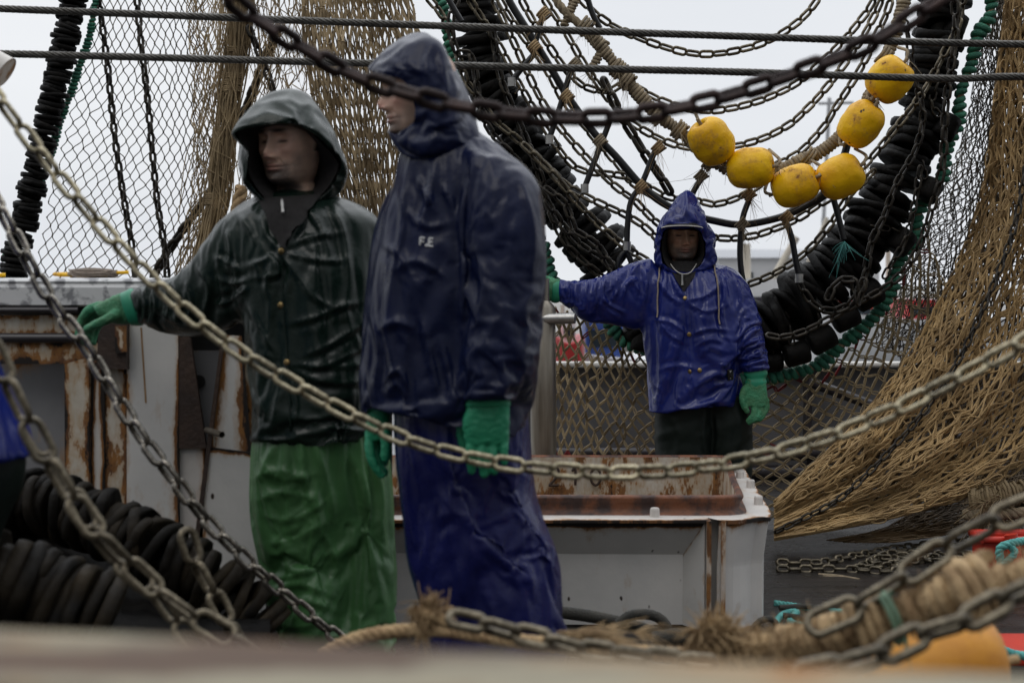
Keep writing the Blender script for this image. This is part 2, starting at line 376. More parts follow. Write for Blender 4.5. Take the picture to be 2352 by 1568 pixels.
def net_mesh(mb, S, nu, nv, r, jit=.12, hexy=.5, double=0, fold=None, knot=1.7, seed=3, mi=0, n=4, hole=0, red=0, vlo=0, vhi=1, gap=None):
    g = np.random.default_rng(seed)
    i = np.arange(nu+1)[None, :]; j = np.arange(nv+1)[:, None]
    U = (i+.5*(j % 2)+g.normal(0, jit, (nv+1, nu+1)))/(nu+.5); V = (j+g.normal(0, jit*.7, (nv+1, nu+1)))/nv*(vhi-vlo)+vlo
    dz = g.normal(0, .012, U.shape)
    e = []
    for jj in range(nv):
        for a in range(nu+1):
            for b in ((a, a-1) if jj % 2 == 0 else (a, a+1)):
                if 0 <= b <= nu and g.random() >= hole: e.append((jj, a, jj+1, b))
    e = np.array(e); t = np.linspace(0, 1, 5)
    u0 = U[e[:, 0], e[:, 1]]; u1 = U[e[:, 2], e[:, 3]]; v0 = V[e[:, 0], e[:, 1]]; v1 = V[e[:, 2], e[:, 3]]
    z0 = dz[e[:, 0], e[:, 1]]; z1 = dz[e[:, 2], e[:, 3]]
    sm = t*t*(3-2*t); tu = t*(1-hexy)+sm*hexy
    isred = g.random(len(e)) < red if not callable(red) else red(u0, v0, g)
    for s_ in ((-1, 1) if double else (0,)):
        uu = u0[:, None]*(1-tu)+u1[:, None]*tu+s_*double*np.sin(np.pi*t)/nu+g.normal(0, .03, (len(e), 1))/nu*np.sin(np.pi*t); vv = v0[:, None]*(1-t)+v1[:, None]*t
        q = S(uu, vv)
        if fold is not None: q[..., 2] += fold(uu, vv)
        q[..., 2] += z0[:, None]*(1-t)+z1[:, None]*t
        Wd = PA(q)
        for k in range(4):
            for rd in (False, True):
                mk = isred == rd
                if mk.any(): mb.segs(Wd[mk, k], Wd[mk, k+1], r, n, mi+(1 if rd else 0))
    if knot:
        q = S(U, V)
        if fold is not None: q[..., 2] += fold(U, V)
        q[..., 2] += dz
        mb.blobs(PA(q).reshape(-1, 3), r*knot, mi)
    return mb
def rings_px(rings, d, n=28, e=2.3, sub=4):
    R = cat(np.array([(list(r)+[0])[:6] for r in rings], float), sub)
    th = np.arange(n)*2*np.pi/n; c, s = np.cos(th), np.sin(th)
    ce = np.sign(c)*np.abs(c)**(2/e); se = np.sign(s)*np.abs(s)**(2/e)
    A = PA(np.stack([R[:, 0], R[:, 1], d+R[:, 5]], 1)); B = PA(np.stack([R[:, 2], R[:, 3], d+R[:, 5]], 1))
    cen = (A+B)/2; maj = (B-A)/2; mi_ = np.zeros_like(maj); mi_[:, 1] = R[:, 4]
    G = cen[:, None]+maj[:, None]*ce[None, :, None]+mi_[:, None]*se[None, :, None]
    return G, cen
def loft(mb, rings, d, n=28, e=2.3, sub=4, mi=0, cap=True):
    G, cen = rings_px(rings, d, n, e, sub)
    return mb.grid(G, True, mi, cen[-1] if cap else None, cen[0] if cap else None)
def limb(mb, pts, radii, d, n=12, sub=4):
    """rounded tube through (px,py,dd) with radii in metres"""
    q = np.array([(p[0], p[1], d+(p[2] if len(p) > 2 else 0), 0) for p in pts], float); q[:, 3] = radii
    q = cat(q, sub); W = PA(q[:, :3]); r = q[:, 3]
    T0 = W[0]-W[1]; T0 /= np.linalg.norm(T0)+1e-9; T1 = W[-1]-W[-2]; T1 /= np.linalg.norm(T1)+1e-9
    a = np.array([.95, .7, .35]); 
    Ws = np.concatenate([[W[0]+T0*r[0]*x for x in a], W, [W[-1]+T1*r[-1]*x for x in a[::-1]]])
    rs = np.concatenate([[r[0]*math.sqrt(1-x*x) for x in a], r, [r[-1]*math.sqrt(1-x*x) for x in a[::-1]]])
    return mb.tube(Ws, rs, n, True)
def remesh(mb, vox, smooth=4):
    me = mb.mesh('tmp', [m_black]); o = bpy.data.objects.new('tmp', me); C.objects.link(o)
    bm = bmesh.new(); bm.from_mesh(me); bmesh.ops.recalc_face_normals(bm, faces=bm.faces); bm.to_mesh(me); bm.free()
    r = o.modifiers.new('r', 'REMESH'); r.mode = 'VOXEL'; r.voxel_size = vox; r.use_smooth_shade = True
    s = o.modifiers.new('s', 'SMOOTH'); s.factor = .6; s.iterations = smooth
    dg = bpy.context.evaluated_depsgraph_get(); dg.update()
    out = bpy.data.meshes.new_from_object(o.evaluated_get(dg)); bpy.data.objects.remove(o); bpy.data.meshes.remove(me)
    return out
def vdata(me):
    n = len(me.vertices); co = np.empty(n*3); me.vertices.foreach_get('co', co); co = co.reshape(-1, 3)
    no = np.empty(n*3); me.vertices.foreach_get('normal', no); return co, no.reshape(-1, 3)
def seg_dist(p, a, b):
    ab = b-a; t = np.clip(((p-a)@ab)/(ab@ab+1e-9), 0, 1); q = a+t[:, None]*ab
    d = p-q; return np.linalg.norm(d, axis=1), t, d
def wrinkle(me, strokes, crumple=(.004, 7), fine=(.0012, 30), front=True, axis=(1, 1, 1), seed=0, clampy=None):
    """strokes: (polyline px, amp m, width px): raised folds where the photograph shows them"""
    co, no = vdata(me); px = proj(co); disp = np.zeros(len(co)); fr = np.clip(-no[:, 1]*1.6+.15, 0, 1)
    for pts, amp, wd in strokes:
        q = cat(np.array(pts, float), 5); L_ = len(q)-1; best = np.full(len(co), 1e9); tt = np.zeros(len(co)); sg = np.ones(len(co))
        for k in range(L_):
            d, t, dv = seg_dist(px, q[k], q[k+1]); m_ = d < best; best[m_] = d[m_]; tt[m_] = (k+t[m_])/L_
            ab = q[k+1]-q[k]; cr = ab[0]*dv[:, 1]-ab[1]*dv[:, 0]; sg[m_] = np.sign(cr[m_])
        tap = np.clip(np.sin(np.pi*np.clip(tt, .04, .96))*1.5, 0, 1)
        x = best/wd
        disp += .85*amp*tap*fr*(np.exp(-np.abs(x)**1.25*1.3)-.5*np.exp(-((best-1.6*wd)/wd)**2)*(sg > 0))
    if crumple:
        a, s = crumple; s2 = s*2.3
        ax = np.array(axis); 
        def fac(c):                                  # creased sheet: flat cells meeting in sharp folds
            v = Vector(c*ax*s)+Vector((seed, 0, 0)); v = v+.55*noise.noise_vector(v*.6)
            w_ = Vector((v.x*1.1+v.z*.5, v.y, v.z*1.9-v.x*.6)); d_ = noise.voronoi(w_)[0]
            return d_[0]*1.2+.45*noise.voronoi(w_*2.1+Vector((3, 1, 2)))[0][0]+.35*(1-2*abs(noise.noise(v*1.3)))
        f = np.array([fac(c) for c in co])
        disp += a*1.5*(f-.85)
    if fine:
        a, s = fine
        disp += a*np.array([noise.noise(Vector(c*s)) for c in co])
    co = co+no*disp[:, None]
    me.vertices.foreach_set('co', co.ravel()); me.update()
    return me
def cloth(me, frames=22, grow=.10, pins=(), inner=.012, gravity=.6, bend=.6, comp=8., sub=1, mass=.35, seed=0, press=0., hem=None, collide=True):
    """let the garment buckle: a cloth sim with some excess material over a slightly smaller body"""
    o = bpy.data.objects.new('sim', me); C.objects.link(o)
    bm = bmesh.new(); bm.from_mesh(me); bmesh.ops.triangulate(bm, faces=bm.faces, quad_method='SHORT_EDGE')
    if hem:                                          # open the garment at its lower edge
        a, b = P(*hem[0]), P(*hem[1]); nn_ = (b-a).cross(Vector((0, 1, 0))); nn_ = nn_ if nn_.z < 0 else -nn_
        bmesh.ops.bisect_plane(bm, geom=bm.verts[:]+bm.edges[:]+bm.faces[:], plane_co=a, plane_no=nn_, clear_outer=True)
        bmesh.ops.triangulate(bm, faces=bm.faces)
    bm.to_mesh(me); bm.free()
    co, no = vdata(me)
    cme = me.copy(); c2 = (co-no*inner); cme.vertices.foreach_set('co', c2.ravel()); cme.update(); col = bpy.data.objects.new('col', cme); C.objects.link(col)
    if collide: cm = col.modifiers.new('c', 'COLLISION')
    if collide: col.collision.thickness_outer = .004; col.collision.thickness_inner = .02; col.collision.cloth_friction = 8
    px = proj(co); wgt = np.zeros(len(co))
    for (x, y, rx, ry, w_) in pins: wgt = np.maximum(wgt, w_*np.exp(-((px[:, 0]-x)/rx)**2-((px[:, 1]-y)/ry)**2))
    vg = o.vertex_groups.new(name='pin')
    q = np.round(wgt*20)/20
    for v in np.unique(q):
        if v > 0: vg.add(np.nonzero(q == v)[0].tolist(), float(v), 'REPLACE')
    m = o.modifiers.new('cl', 'CLOTH'); s = m.settings; s.quality = 5; s.mass = mass; s.air_damping = 6
    s.tension_stiffness = 30; s.compression_stiffness = comp; s.shear_stiffness = 12; s.bending_stiffness = bend; s.bending_damping = .8; s.tension_damping = 8; s.compression_damping = 8; s.shear_damping = 8
    s.vertex_group_mass = 'pin'; s.pin_stiffness = 2; s.shrink_min = -grow; s.effector_weights.gravity = gravity
    if press: s.use_pressure = True; s.uniform_pressure_force = press
    m.collision_settings.use_collision = collide; m.collision_settings.distance_min = .003; m.collision_settings.collision_quality = 2
    m.point_cache.frame_start = 1; m.point_cache.frame_end = frames+1; sc.frame_start = 1; sc.frame_end = frames+1
    for f in range(1, frames+1): sc.frame_set(f)
    dg = bpy.context.evaluated_depsgraph_get(); ev = o.evaluated_get(dg); out = bpy.data.meshes.new_from_object(ev)
    bpy.data.objects.remove(o); bpy.data.objects.remove(col); sc.frame_set(1)
    o = bpy.data.objects.new('s', out); C.objects.link(o)
    r = o.modifiers.new('u', 'SUBSURF'); r.levels = sub; r.render_levels = sub
    dg = bpy.context.evaluated_depsgraph_get(); dg.update(); o2 = bpy.data.meshes.new_from_object(o.evaluated_get(dg)); bpy.data.objects.remove(o)
    return o2
def setmat(me, mat):
    me.materials.clear()
    for m in (mat if isinstance(mat, (list, tuple)) else [mat]): me.materials.append(m)
    me.polygons.foreach_set('material_index', np.zeros(len(me.polygons), int)); me.polygons.foreach_set('use_smooth', np.ones(len(me.polygons), bool)); return me
def bvh_of(me): return BVHTree.FromPolygons([v.co for v in me.vertices], [list(p.vertices) for p in me.polygons])
def on(b, x, y):
    o = Vector((0, 0, CAMZ)); dr = (P(x, y, 5)-o).normalized(); h = b.ray_cast(o, dr)
    return (h[0], h[1]) if h[0] is not None else (P(x, y, 5), Vector((0, -1, 0)))
def shell(mb, K, d, sub=6, subk=5, capd=None):
    """closed rings of (px,py,dd) control points blended into one smooth skin"""
    A = np.array(K, float); A = cat(np.swapaxes(A, 0, 1), sub, closed=True); A = np.swapaxes(A, 0, 1); A = cat(A, subk)
    A = A.copy(); A[..., 2] += d; W = PA(A)
    return mb.grid(W, True, 0, P(capd[0], capd[1], d+capd[2]) if capd else None)
# ------------------------------------------------------------------ setting
def sheet(name, x0, x1, y0, y1, z, mat, n=1):
    mb = MB(); gx = np.linspace(x0, x1, n+1); gy = np.linspace(y0, y1, n+1)
    mb.grid(np.array([[(x, y, z) for x in gx] for y in gy])); return tag(mb.build(name, mat, None, False), kind='structure')
m_water = M('harbour_water', (.03, .04, .045), (.05, .06, .065), .15, scale=.5, bump=.3, bscale=1.5)
m_conc = M('concrete_quay', (.30, .29, .27), (.22, .21, .20), .8, scale=.4)
sheet('sea_water', -1500, 1500, -300, 3000, -1.6, m_water)
mb = MB(); mb.box((-7, -2.2, -1.2), (7, 10.4, 0)); tag(mb.build('deck', m_deck, None, False), kind='structure')
mb = MB(); mb.box((-400, 46, -1.9), (400, 400, -.35)); tag(mb.build('quay', m_conc, None, False), kind='structure')
# far steel bulwark of the boat, behind the net
def slab(px, d, th, wear_w=.04, res=.02, edges=(1, 1, 1, 1), wvar=1, seed=0):
    """plate whose front face is the pixel quad px (tl, tr, br, bl) at distance(s) d; wear attribute grows to its edges"""
    dd = d if hasattr(d, '__len__') else [d]*4
    q = [np.array(P(x, y, e)) for (x, y), e in zip(px, dd)]
    nx = max(2, int(np.linalg.norm(q[1]-q[0])/res)); ny = max(2, int(np.linalg.norm(q[3]-q[0])/res)); nx, ny = min(nx, 120), min(ny, 120)
    u = np.linspace(0, 1, nx+1)[None, :, None]; v = np.linspace(0, 1, ny+1)[:, None, None]
    G = q[0]*(1-u)*(1-v)+q[1]*u*(1-v)+q[2]*u*v+q[3]*(1-u)*v
    nrm = np.cross(q[1]-q[0], q[3]-q[0]); nrm /= np.linalg.norm(nrm); nrm = nrm*(1 if nrm[1] > 0 else -1)
    W_ = np.linalg.norm(q[1]-q[0]); H_ = np.linalg.norm(q[3]-q[0]); U = u[..., 0]*np.ones_like(v[..., 0]); V = v[..., 0]*np.ones_like(u[..., 0])
    ds = [V*H_, (1-U)*W_, (1-V)*H_, U*W_]; w_ = np.zeros_like(U)
    for k in range(4):
        if edges[k]: w_ = np.maximum(w_, edges[k]*np.exp(-ds[k]/wear_w))
    ch = min(.004, th*.3); mb = MB(); mb.grid(G); n0 = mb.n
    Gb = G+nrm*th
    per = np.concatenate([G[0], G[1:, -1], G[-1, ::-1][1:], G[::-1, 0][1:-1]]); perb = per+nrm*th; wp = np.concatenate([w_[0], w_[1:, -1], w_[-1, ::-1][1:], w_[::-1, 0][1:-1]])
    mb.grid(np.stack([perb, per]), True)
    return mb, np.concatenate([w_.ravel(), wp, wp])
def plate(name, px, d, th, mat, parent, **k):
    mb, w_ = slab(px, d, th, **k); return mb.build(name, mat, parent, False, {'wear': w_})
bw = thing('bulwark', 'long grey steel bulwark with a white top edge behind the hanging net', 'bulwark', (3, 9.6, 0))
plate('wall_plate', [(1100, 842), (2700, 838), (2700, 1150), (1100, 1150)], 9.6, .03, m_bulw, bw)
mb = MB(); mb.box((-.6, 9.5, .705), (6.5, 9.72, .735)); mb.build('top_rail', m_trim, bw)
for x in (-.1, .95, 1.9, 2.9, 3.9, 4.9):
    mb = MB(); mb.box((x, 9.46, 0), (x+.03, 9.595, .703)); mb.build('stiffener', m_pipe, bw, False)
for z, r in ((.165, .045), (.04, .05)):
    mb = MB(); mb.tube([(-.6, 9.38, z), (6.5, 9.38, z)], r, 14); mb.build('deck_pipe', m_pipe, bw)
mb = MB(); mb.tube([(1.9, 9.40, .62), (2.9, 9.40, .25)], .035, 10); mb.build('brace', m_pipe, bw)
# ------------------------------------------------------------------ harbour behind
m_shed = M('shed_grey', (.62, .63, .65), (.55, .56, .58), .7, scale=.2); m_shedr = M('roof_grey', (.42, .43, .45), (.36, .37, .39), .7, scale=.2)
m_hullr = M('hull_red', (.50, .035, .03), (.40, .03, .03), .4, scale=.8); m_hullw = M('hull_white', (.75, .75, .75), (.65, .66, .68), .4, scale=.8)
m_hullb = M('hull_blue', (.03, .07, .28), (.02, .05, .2), .4, scale=.8); m_mast = M('mast_cream', (.60, .55, .45), (.5, .45, .38), .6, scale=1); m_win = M('window_dark', (.03, .04, .05), rough=.1)
def bxp(x0, y0, x1, y1, d, dep):                  # box whose front face is a pixel rectangle at distance d
    a = P(x0, y1, d); b = P(x1, y0, d); return (a.x, d, a.z), (b.x, d+dep, b.z)
sh = thing('harbour_shed', 'pale grey harbour shed with a low pitched roof, blurred, far beyond the nets', 'building', P(1800, 700, 70))
mb = MB(); a, b = bxp(1650, 592, 2020, 700, 70, 12); a = (a[0], a[1], -.4); mb.box(a, b); mb.build('wall', m_shed, sh, False)
mb = MB(); zt = b[2]; rg = P(1800, 566, 70).z
mb.add([(a[0]-.3, 69.8, zt), (b[0]+.3, 69.8, zt), (b[0]+.3, 82.2, zt), (a[0]-.3, 82.2, zt), (a[0]-.3, 76, rg), (b[0]+.3, 76, rg)], [[0, 1, 5, 4], [2, 3, 4, 5], [0, 4, 3, 0], [1, 2, 5, 1], [3, 2, 1, 0]]); mb.build('roof', m_shedr, sh, False)
for k in range(4):
    mb = MB(); aa, bb = bxp(1690+80*k, 625, 1730+80*k, 655, 69.9, .2); mb.box(aa, bb); mb.build('window', m_win, sh, False)
def boat(label, x0, x1, ytop, d, mh, mc, cab, mast=None, deckz=None):
    xa, xb = P(x0, 700, d).x, P(x1, 700, d).x; zt = P(x0, ytop, d).z; L_ = xb-xa; t = thing('fishing_boat', label, 'boat', ((xa+xb)/2, d+1.5, -1.5)); 
    mb = MB(); R = []
    for s, hw, rise in ((0, .05, .5), (.06, .5, .35), (.2, .85, .12), (.5, 1, 0), (.85, .95, .05), (1, .8, .1)):
        x = xa+L_*s; R.append([(x, d+1.6+q[0]*hw*1.6, (zt-(-1.7))*q[1]-1.7+rise*q[1]) for q in ((-1, 1), (-.97, .75), (-.9, .4), (-.55, .1), (0, 0), (.55, .1), (.9, .4), (.97, .75), (1, 1))])
    G = cat(np.array(R, float), 5); mb.grid(G); mb.grid(np.stack([G[:, 0], G[:, -1]], 1)); mb.grid(np.stack([G[-1], np.repeat(G[-1].mean(0)[None], G.shape[1], 0)])); mb.build('hull', mh, t)
    for (cx0, cy0, cx1, cy1) in cab:
        mb = MB(); a, b = bxp(cx0, cy0, cx1, cy1, d+.7, 1.8); mb.box((a[0], a[1], zt-.05), b); c_ = mb.build('cabin', mc, t, False)
        mb = MB(); w_ = (b[0]-a[0]); mb.box((a[0]+.1*w_, a[1]-.04, b[2]-.75*(b[2]-zt)), (b[0]-.1*w_, a[1]+.1, b[2]-.35*(b[2]-zt))); mb.build('window', m_win, c_, False)
    for (mx0, my0, mx1, my1, r) in (mast or []):
        mb = MB(); mb.tube([P(mx0, my0, d+1.5), P(mx1, my1, d+1.5)], r, 8); mb.build('mast', m_mast, t)
    return t
boat('blurred white fishing boat with red cabins seen behind the rubber bobbins at the right', 1880, 2400, 735, 34, m_hullw, m_hullr, [(1905, 690, 2010, 735), (2085, 688, 2150, 735)], [(2040, 735, 2040, 520, .06)])
boat('blurred white fishing boat with pale masts right of the person in royal blue', 1640, 1870, 760, 40, m_hullw, m_hullw, [(1700, 640, 1790, 760)], [(1715, 760, 1712, 560, .14), (1705, 760, 1830, 545, .10), (1790, 760, 1900, 500, .06)])
boat('blurred pale boat with a blue cabin, behind the net left of royal blue jacket', 1240, 1700, 826, 30, m_hullw, m_hullb, [(1345, 722, 1432, 826)], [(1292, 826, 1292, 700, .05), (1450, 826, 1440, 690, .05)]);
boat('small blurred red boat just right of the metal post beyond the net', 1262, 1345, 790, 28, m_hullr, m_hullw, [(1292, 735, 1322, 790)])
mb = MB(); mb.tube([P(1892, 500, 90), P(1905, 225, 90)], .12, 6); mb.tube([P(1880, 238, 90), P(1960, 236, 90)], .1, 6); mb.tube([(P(1892, 500, 90).x, 90, -.4), P(1892, 500, 90)], .15, 6)
tag(mb.build('harbour_crane', m_shedr), 'thin pale harbour crane mast faint against the sky above the yellow floats', 'crane')
# ------------------------------------------------------------------ hatch coaming
hy = lambda z, y: CAMZ
ht = thing('hatch_coaming', 'white painted steel hatch coaming with a rust eaten rim and bolts, number 210 welded inside', 'hatch', (.1, 5.9, 0))
def W3(x, y, z): return np.array([x, y, z], float)
yaw = .12; ox, oy = .80, 5.28
def H(u, v, z): return np.array([ox+u*math.cos(yaw*.0)+v*.11, oy+v+u*.0, z])   # u along the front edge (leftwards negative), v away from camera
ZT, ZR, ZD = .405, .468, .004
def hplate(name, pts, mat, parent, th=.008, res=.025, edges=(1, 1, 1, 1), ww=.03, nrm=None, smooth=False):
    q = [np.array(p, float) for p in pts]
    nx = min(100, max(2, int(np.linalg.norm(q[1]-q[0])/res))); ny = min(100, max(2, int(np.linalg.norm(q[3]-q[0])/res)))
    u = np.linspace(0, 1, nx+1)[None, :, None]; v = np.linspace(0, 1, ny+1)[:, None, None]
    G = q[0]*(1-u)*(1-v)+q[1]*u*(1-v)+q[2]*u*v+q[3]*(1-u)*v; n_ = np.cross(q[1]-q[0], q[3]-q[0]); n_ /= np.linalg.norm(n_)
    if nrm is not None and n_@np.array(nrm) > 0: n_ = -n_
    W_ = np.linalg.norm(q[1]-q[0]); H_ = np.linalg.norm(q[3]-q[0]); U = (u*np.ones_like(v))[..., 0]; V = (v*np.ones_like(u))[..., 0]
    ds = [V*H_, (1-U)*W_, (1-V)*H_, U*W_]; w_ = np.zeros_like(U)
    for k in range(4):
        if edges[k]: w_ = np.maximum(w_, edges[k]*np.exp(-ds[k]/ww))
    mb = MB(); mb.grid(G); per = np.concatenate([G[0], G[1:, -1], G[-1, ::-1][1:], G[::-1, 0][1:-1]]); wp = np.concatenate([w_[0], w_[1:, -1], w_[-1, ::-1][1:], w_[::-1, 0][1:-1]])
    mb.grid(np.stack([per+n_*th, per]), True); mb.grid(G[:, ::-1]+n_*th)
    return mb.build(name, mat, parent, smooth, {'wear': np.concatenate([w_.ravel(), wp, wp, w_[:, ::-1].ravel()])})
XL, XR, YF = -1.0, .70, 5.22                      # front wall, its top lip
fx = lambda px_, y_: (px_-CX)/F*y_
# front wall recessed under the lip, inset frame
xr_, xi_ = XR-.012, fx(1582, 5.2)
hplate('front_slope', [(XL, 5.245, ZT-.013), (xr_, 5.245, ZT-.013), (xi_, 5.34, .262), (XL, 5.34, .27)], m_whitec, ht, .004, edges=(2.4, .3, .15, 0), ww=.024, nrm=(0, -1, 0))
hplate('side_slope', [(xr_, 5.246, ZT-.013), (xr_, 5.246, ZD), (xi_, 5.34, ZD), (xi_, 5.34, .262)], m_whitec, ht, .004, edges=(.5, .2, .2, 1), ww=.015, nrm=(0, -1, 0))
for a, b, c, e in (((fx(1250, 5.25), ZT-.012), (fx(1600, 5.25), ZT-.012), (fx(1580, 5.25), .27), (fx(1282, 5.25), .27)),):
    hplate('inset_panel', [(XL, 5.338, .27), (xi_, 5.338, .262), (xi_, 5.338, .006), (XL, 5.338, .006)], m_whitec, ht, .006, edges=(.2, .2, .2, .2), ww=.01, nrm=(0, -1, 0))
hplate('top_lip', [(XL, 5.23, ZT), (XR, 5.23, ZT), (XR+.02, 5.42, ZT+.006), (XL, 5.42, ZT+.006)], m_white, ht, .010, edges=(1, .5, .6, .2), ww=.02, nrm=(0, 0, 1))
for x0, nm in ((XR-.006, 'rib'), (.745, 'rib'), (XL, 'rib')):
    hplate(nm, [(x0, 5.215, ZT-.001), (x0, 5.31, ZT-.001), (x0, 5.31, ZD), (x0, 5.215, ZD)], m_white, ht, .016, edges=(.7, 0, .6, .64), ww=.012, nrm=(-1, 0, 0))
hplate('slot_back', [(.68, 5.325, ZT-.01), (.76, 5.325, ZT-.01), (.76, 5.325, ZD), (.68, 5.325, ZD)], m_whitec, ht, .01, edges=(0, 0, 0, 0), nrm=(0, -1, 0))
# right corner: chamfered flange and wall
cor = [(.745, 5.22), (.82, 5.235), (.90, 5.30), (.955, 5.42)]
back = [(1.06, 6.70)]
out = np.array(cor+back)
ow = resamp(cat(out, 6), n=50); cen_ = np.array([.3, 6.0]); ins = np.array([(cen_-q)/np.linalg.norm(cen_-q) for q in ow]); fo_ = np.linspace(0, 1, 50)
top_o = ow+ins*.012; bot_o = ow+ins*(.03+.05*np.exp(-((fo_-.12)/.1)**2))[:, None]
Gs = np.array([[np.append(top_o[k]*(1-t)+bot_o[k]*t if t < .4 else top_o[k]*(1-.4)+bot_o[k]*.4, ZT-.013-t*(ZT-.02)) for t in np.linspace(0, 1, 30)] for k in range(50)])
ws = np.array([[max(1.1*math.exp(-t*.4/.02), .8*math.exp(-k*.03/.02)) for t in np.linspace(0, 1, 30)] for k in range(50)])
mb = MB(); mb.grid(Gs); mb.build('side_wall', m_whitec, ht, False, {'wear': ws.ravel()})
hplate('corner_gusset', [(.765, 5.24, ZT-.013), (.935, 5.40, ZT-.013), (.80, 5.292, .27), (.775, 5.282, .25)], m_whitec, ht, .01, edges=(.6, .6, .2, .5), ww=.015, nrm=(0, -1, 0))
mb = MB(); inn = np.array([(.60, 5.42), (.70, 5.40), (.80, 5.41), (.85, 5.46), (.965, 6.70)])
o5 = cat(np.array(out), 6); i5 = cat(inn, 6); n5 = min(len(o5), len(i5)); o5 = resamp(o5, n=60); i5 = resamp(i5, n=60)
top = np.array([[np.append(o5[k]*(1-t)+i5[k]*t, ZT+.001+.004*t) for t in np.linspace(0, 1, 10)] for k in range(60)])
wv = np.array([[1.0*math.exp(-np.linalg.norm(o5[k]-i5[k])*t/.014)+.8*math.exp(-np.linalg.norm(o5[k]-i5[k])*(1-t)/.03) for t in np.linspace(0, 1, 10)] for k in range(60)])
mb.grid(top); e0 = top[:, 0]; mb.grid(np.stack([e0-[0, 0, .014], e0], 1)); mb.build('flange', m_white, ht, False, {'wear': np.concatenate([wv.ravel(), np.repeat(wv[:, 0], 2)])})
# inner rim
rim = np.array([(-1.0, 5.36), (-.2, 5.36), (.5, 5.355), (.74, 5.35), (.815, 5.37), (.842, 5.44), (.885, 5.9), (.955, 6.52), (.93, 6.60), (.85, 6.615), (.3, 6.615), (-.4, 6.615), (-1.0, 6.61)])
R3 = np.c_[resamp(cat(rim, 8), n=170), np.zeros(170)]
mb = MB(); 
prof = [(0.035, ZT-.0), (.012, ZT+.02), (.004, ZR-.02), (-.006, ZR-.004), (0, ZR+.008), (.014, ZR+.010), (.022, ZR), (.022, ZR-.06), (.022, .05)]
T, A, B = frames(R3); Nn = np.stack([T[:, 1], -T[:, 0], 0*T[:, 0]], 1)         # outward
G = np.array([[R3[k]+Nn[k]*(o)+[0, 0, z] for o, z in prof] for k in range(len(R3))])
G2 = G.copy()
for k in range(len(R3)):
    for j, (o, z) in enumerate(prof): G2[k, j] = R3[k]+Nn[k]*(o if j < 1 else -o+.01)+np.array([0, 0, z])
mb.grid(G2[:, :7]); mb.build('rim', m_rustr, ht, True)
mb = MB(); mb.grid(G2[:, 6:]-Nn[:, None]*.0005); mb.build('inner_wall', m_rusty, ht, False, {'wear': np.full(len(R3)*3, .55)})
def weld_digit(ch, x0, z0, h, parent, y=6.583):
    wd = h*.55; S_ = {'2': [(0, .8), (.15, 1), (.8, 1), (1, .75), (.8, .5), (.1, .05), (0, 0), (1, 0)], '1': [(.2, .8), (.55, 1), (.55, 0)], '0': [(.5, 1), (.95, .75), (.95, .25), (.5, 0), (.05, .25), (.05, .75), (.5, 1)]}[ch]
    p = cat(np.array(S_), 5); W_ = np.stack([x0+p[:, 0]*wd, np.full(len(p), y), z0+p[:, 1]*h], 1)
    mb = MB(); mb.tube(W_, .0065, 6); mb.build('welded_digit', m_rustd, parent)
for k, c_ in enumerate('210'): weld_digit(c_, fx(1262+48*k, 6.58), .345, .078, ht)
mb = MB(); mb.box((-1.0, 5.34, .02), (.9, 6.6, .06)); mb.build('hatch_floor', m_rustd, ht, False)
for x, y in ((1504, 1178), (1742, 1150), (1724, 1112), (1700, 1090), (1690, 1078)):
    d_ = (CAMZ-ZT-.02)*F/(y-HZ); c_ = P(x, y, d_); mb = MB(); th = np.arange(8)*np.pi/4
    r_ = .018
    mb.grid(np.array([[(c_.x+r_*k*math.cos(t), d_+r_*k*math.sin(t), ZT+z) for t in th] for z, k in ((0, 1.15), (.004, 1), (.030, .95), (.036, .8))]), True, 0, (c_.x, d_, ZT+.036)); mb.build('bolt', m_white, ht, False, {'wear': np.full(mb.n, .12)})
# white stanchion at the left end of the hatch
sn = thing('stanchion', 'short white steel stanchion with a bare rusty top between the bulwark and the green trousers', 'stanchion', P(592, 1470, 5.1))
plate('web', [(602, 1165), (622, 1165), (640, 1480), (606, 1480)], 5.1, .03, m_white, sn, wear_w=.01)
mb = MB(); a = [P(562, 1148, 5.1), P(618, 1150, 5.1), P(618, 1185, 5.1), P(590, 1200, 5.1), P(566, 1180, 5.1)]; q = [np.array(p) for p in a]; mb.add(q+[p+[0.01, .09, .005] for p in q], [[4, 3, 2, 1], [4, 1, 0, 4], [5, 6, 7, 8], [5, 8, 9, 5]]+[[i, (i+1) % 5, 5+(i+1) % 5, 5+i] for i in range(5)]); mb.build('head', m_white, sn, False, {'wear': np.full(10, .12)})
# ------------------------------------------------------------------ port bulwark with its rail (left)
lb = thing('steel_bulwark', 'rusty white steel bulwark with a mottled galvanised cap rail at the left', 'bulwark', P(300, 1500, 4.9))
DL = 4.75
mb = MB(); prof = [(704, .0), (700, -.012), (690, -.012), (660, -.012), (652, -.004), (646, -.008), (641, 0.0)]
G = []
for x in np.linspace(-60, 900, 90):
    row = [np.array(P(x, y, DL+o)) for y, o in prof]; tp = row[-1]; row += [tp+[0, .05, .004], tp+[0, .30, .004], tp+[0, .30, -.09]]; G.append(row)
mb.grid(np.array(G)); mb.build('cap_rail', m_galv, lb, False, {'wear': np.zeros(mb.n)})
m_bl = lambda nm, px, d, mt=m_black, th=.02, **k: plate(nm, px, d, th, mt, lb, **k)
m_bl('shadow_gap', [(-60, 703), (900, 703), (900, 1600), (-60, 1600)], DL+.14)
m_bl('rusty_strip', [(-60, 724), (232, 724), (232, 768), (-60, 768)], DL+.02, m_rusty, wear_w=.02)
for y, r in ((712, .010), (776, .016)):
    mb = MB(); mb.tube(PA([(-60, y, DL-.01), (180, y, DL-.01)]), r, 12); mb.build('pipe', m_pipe, lb)
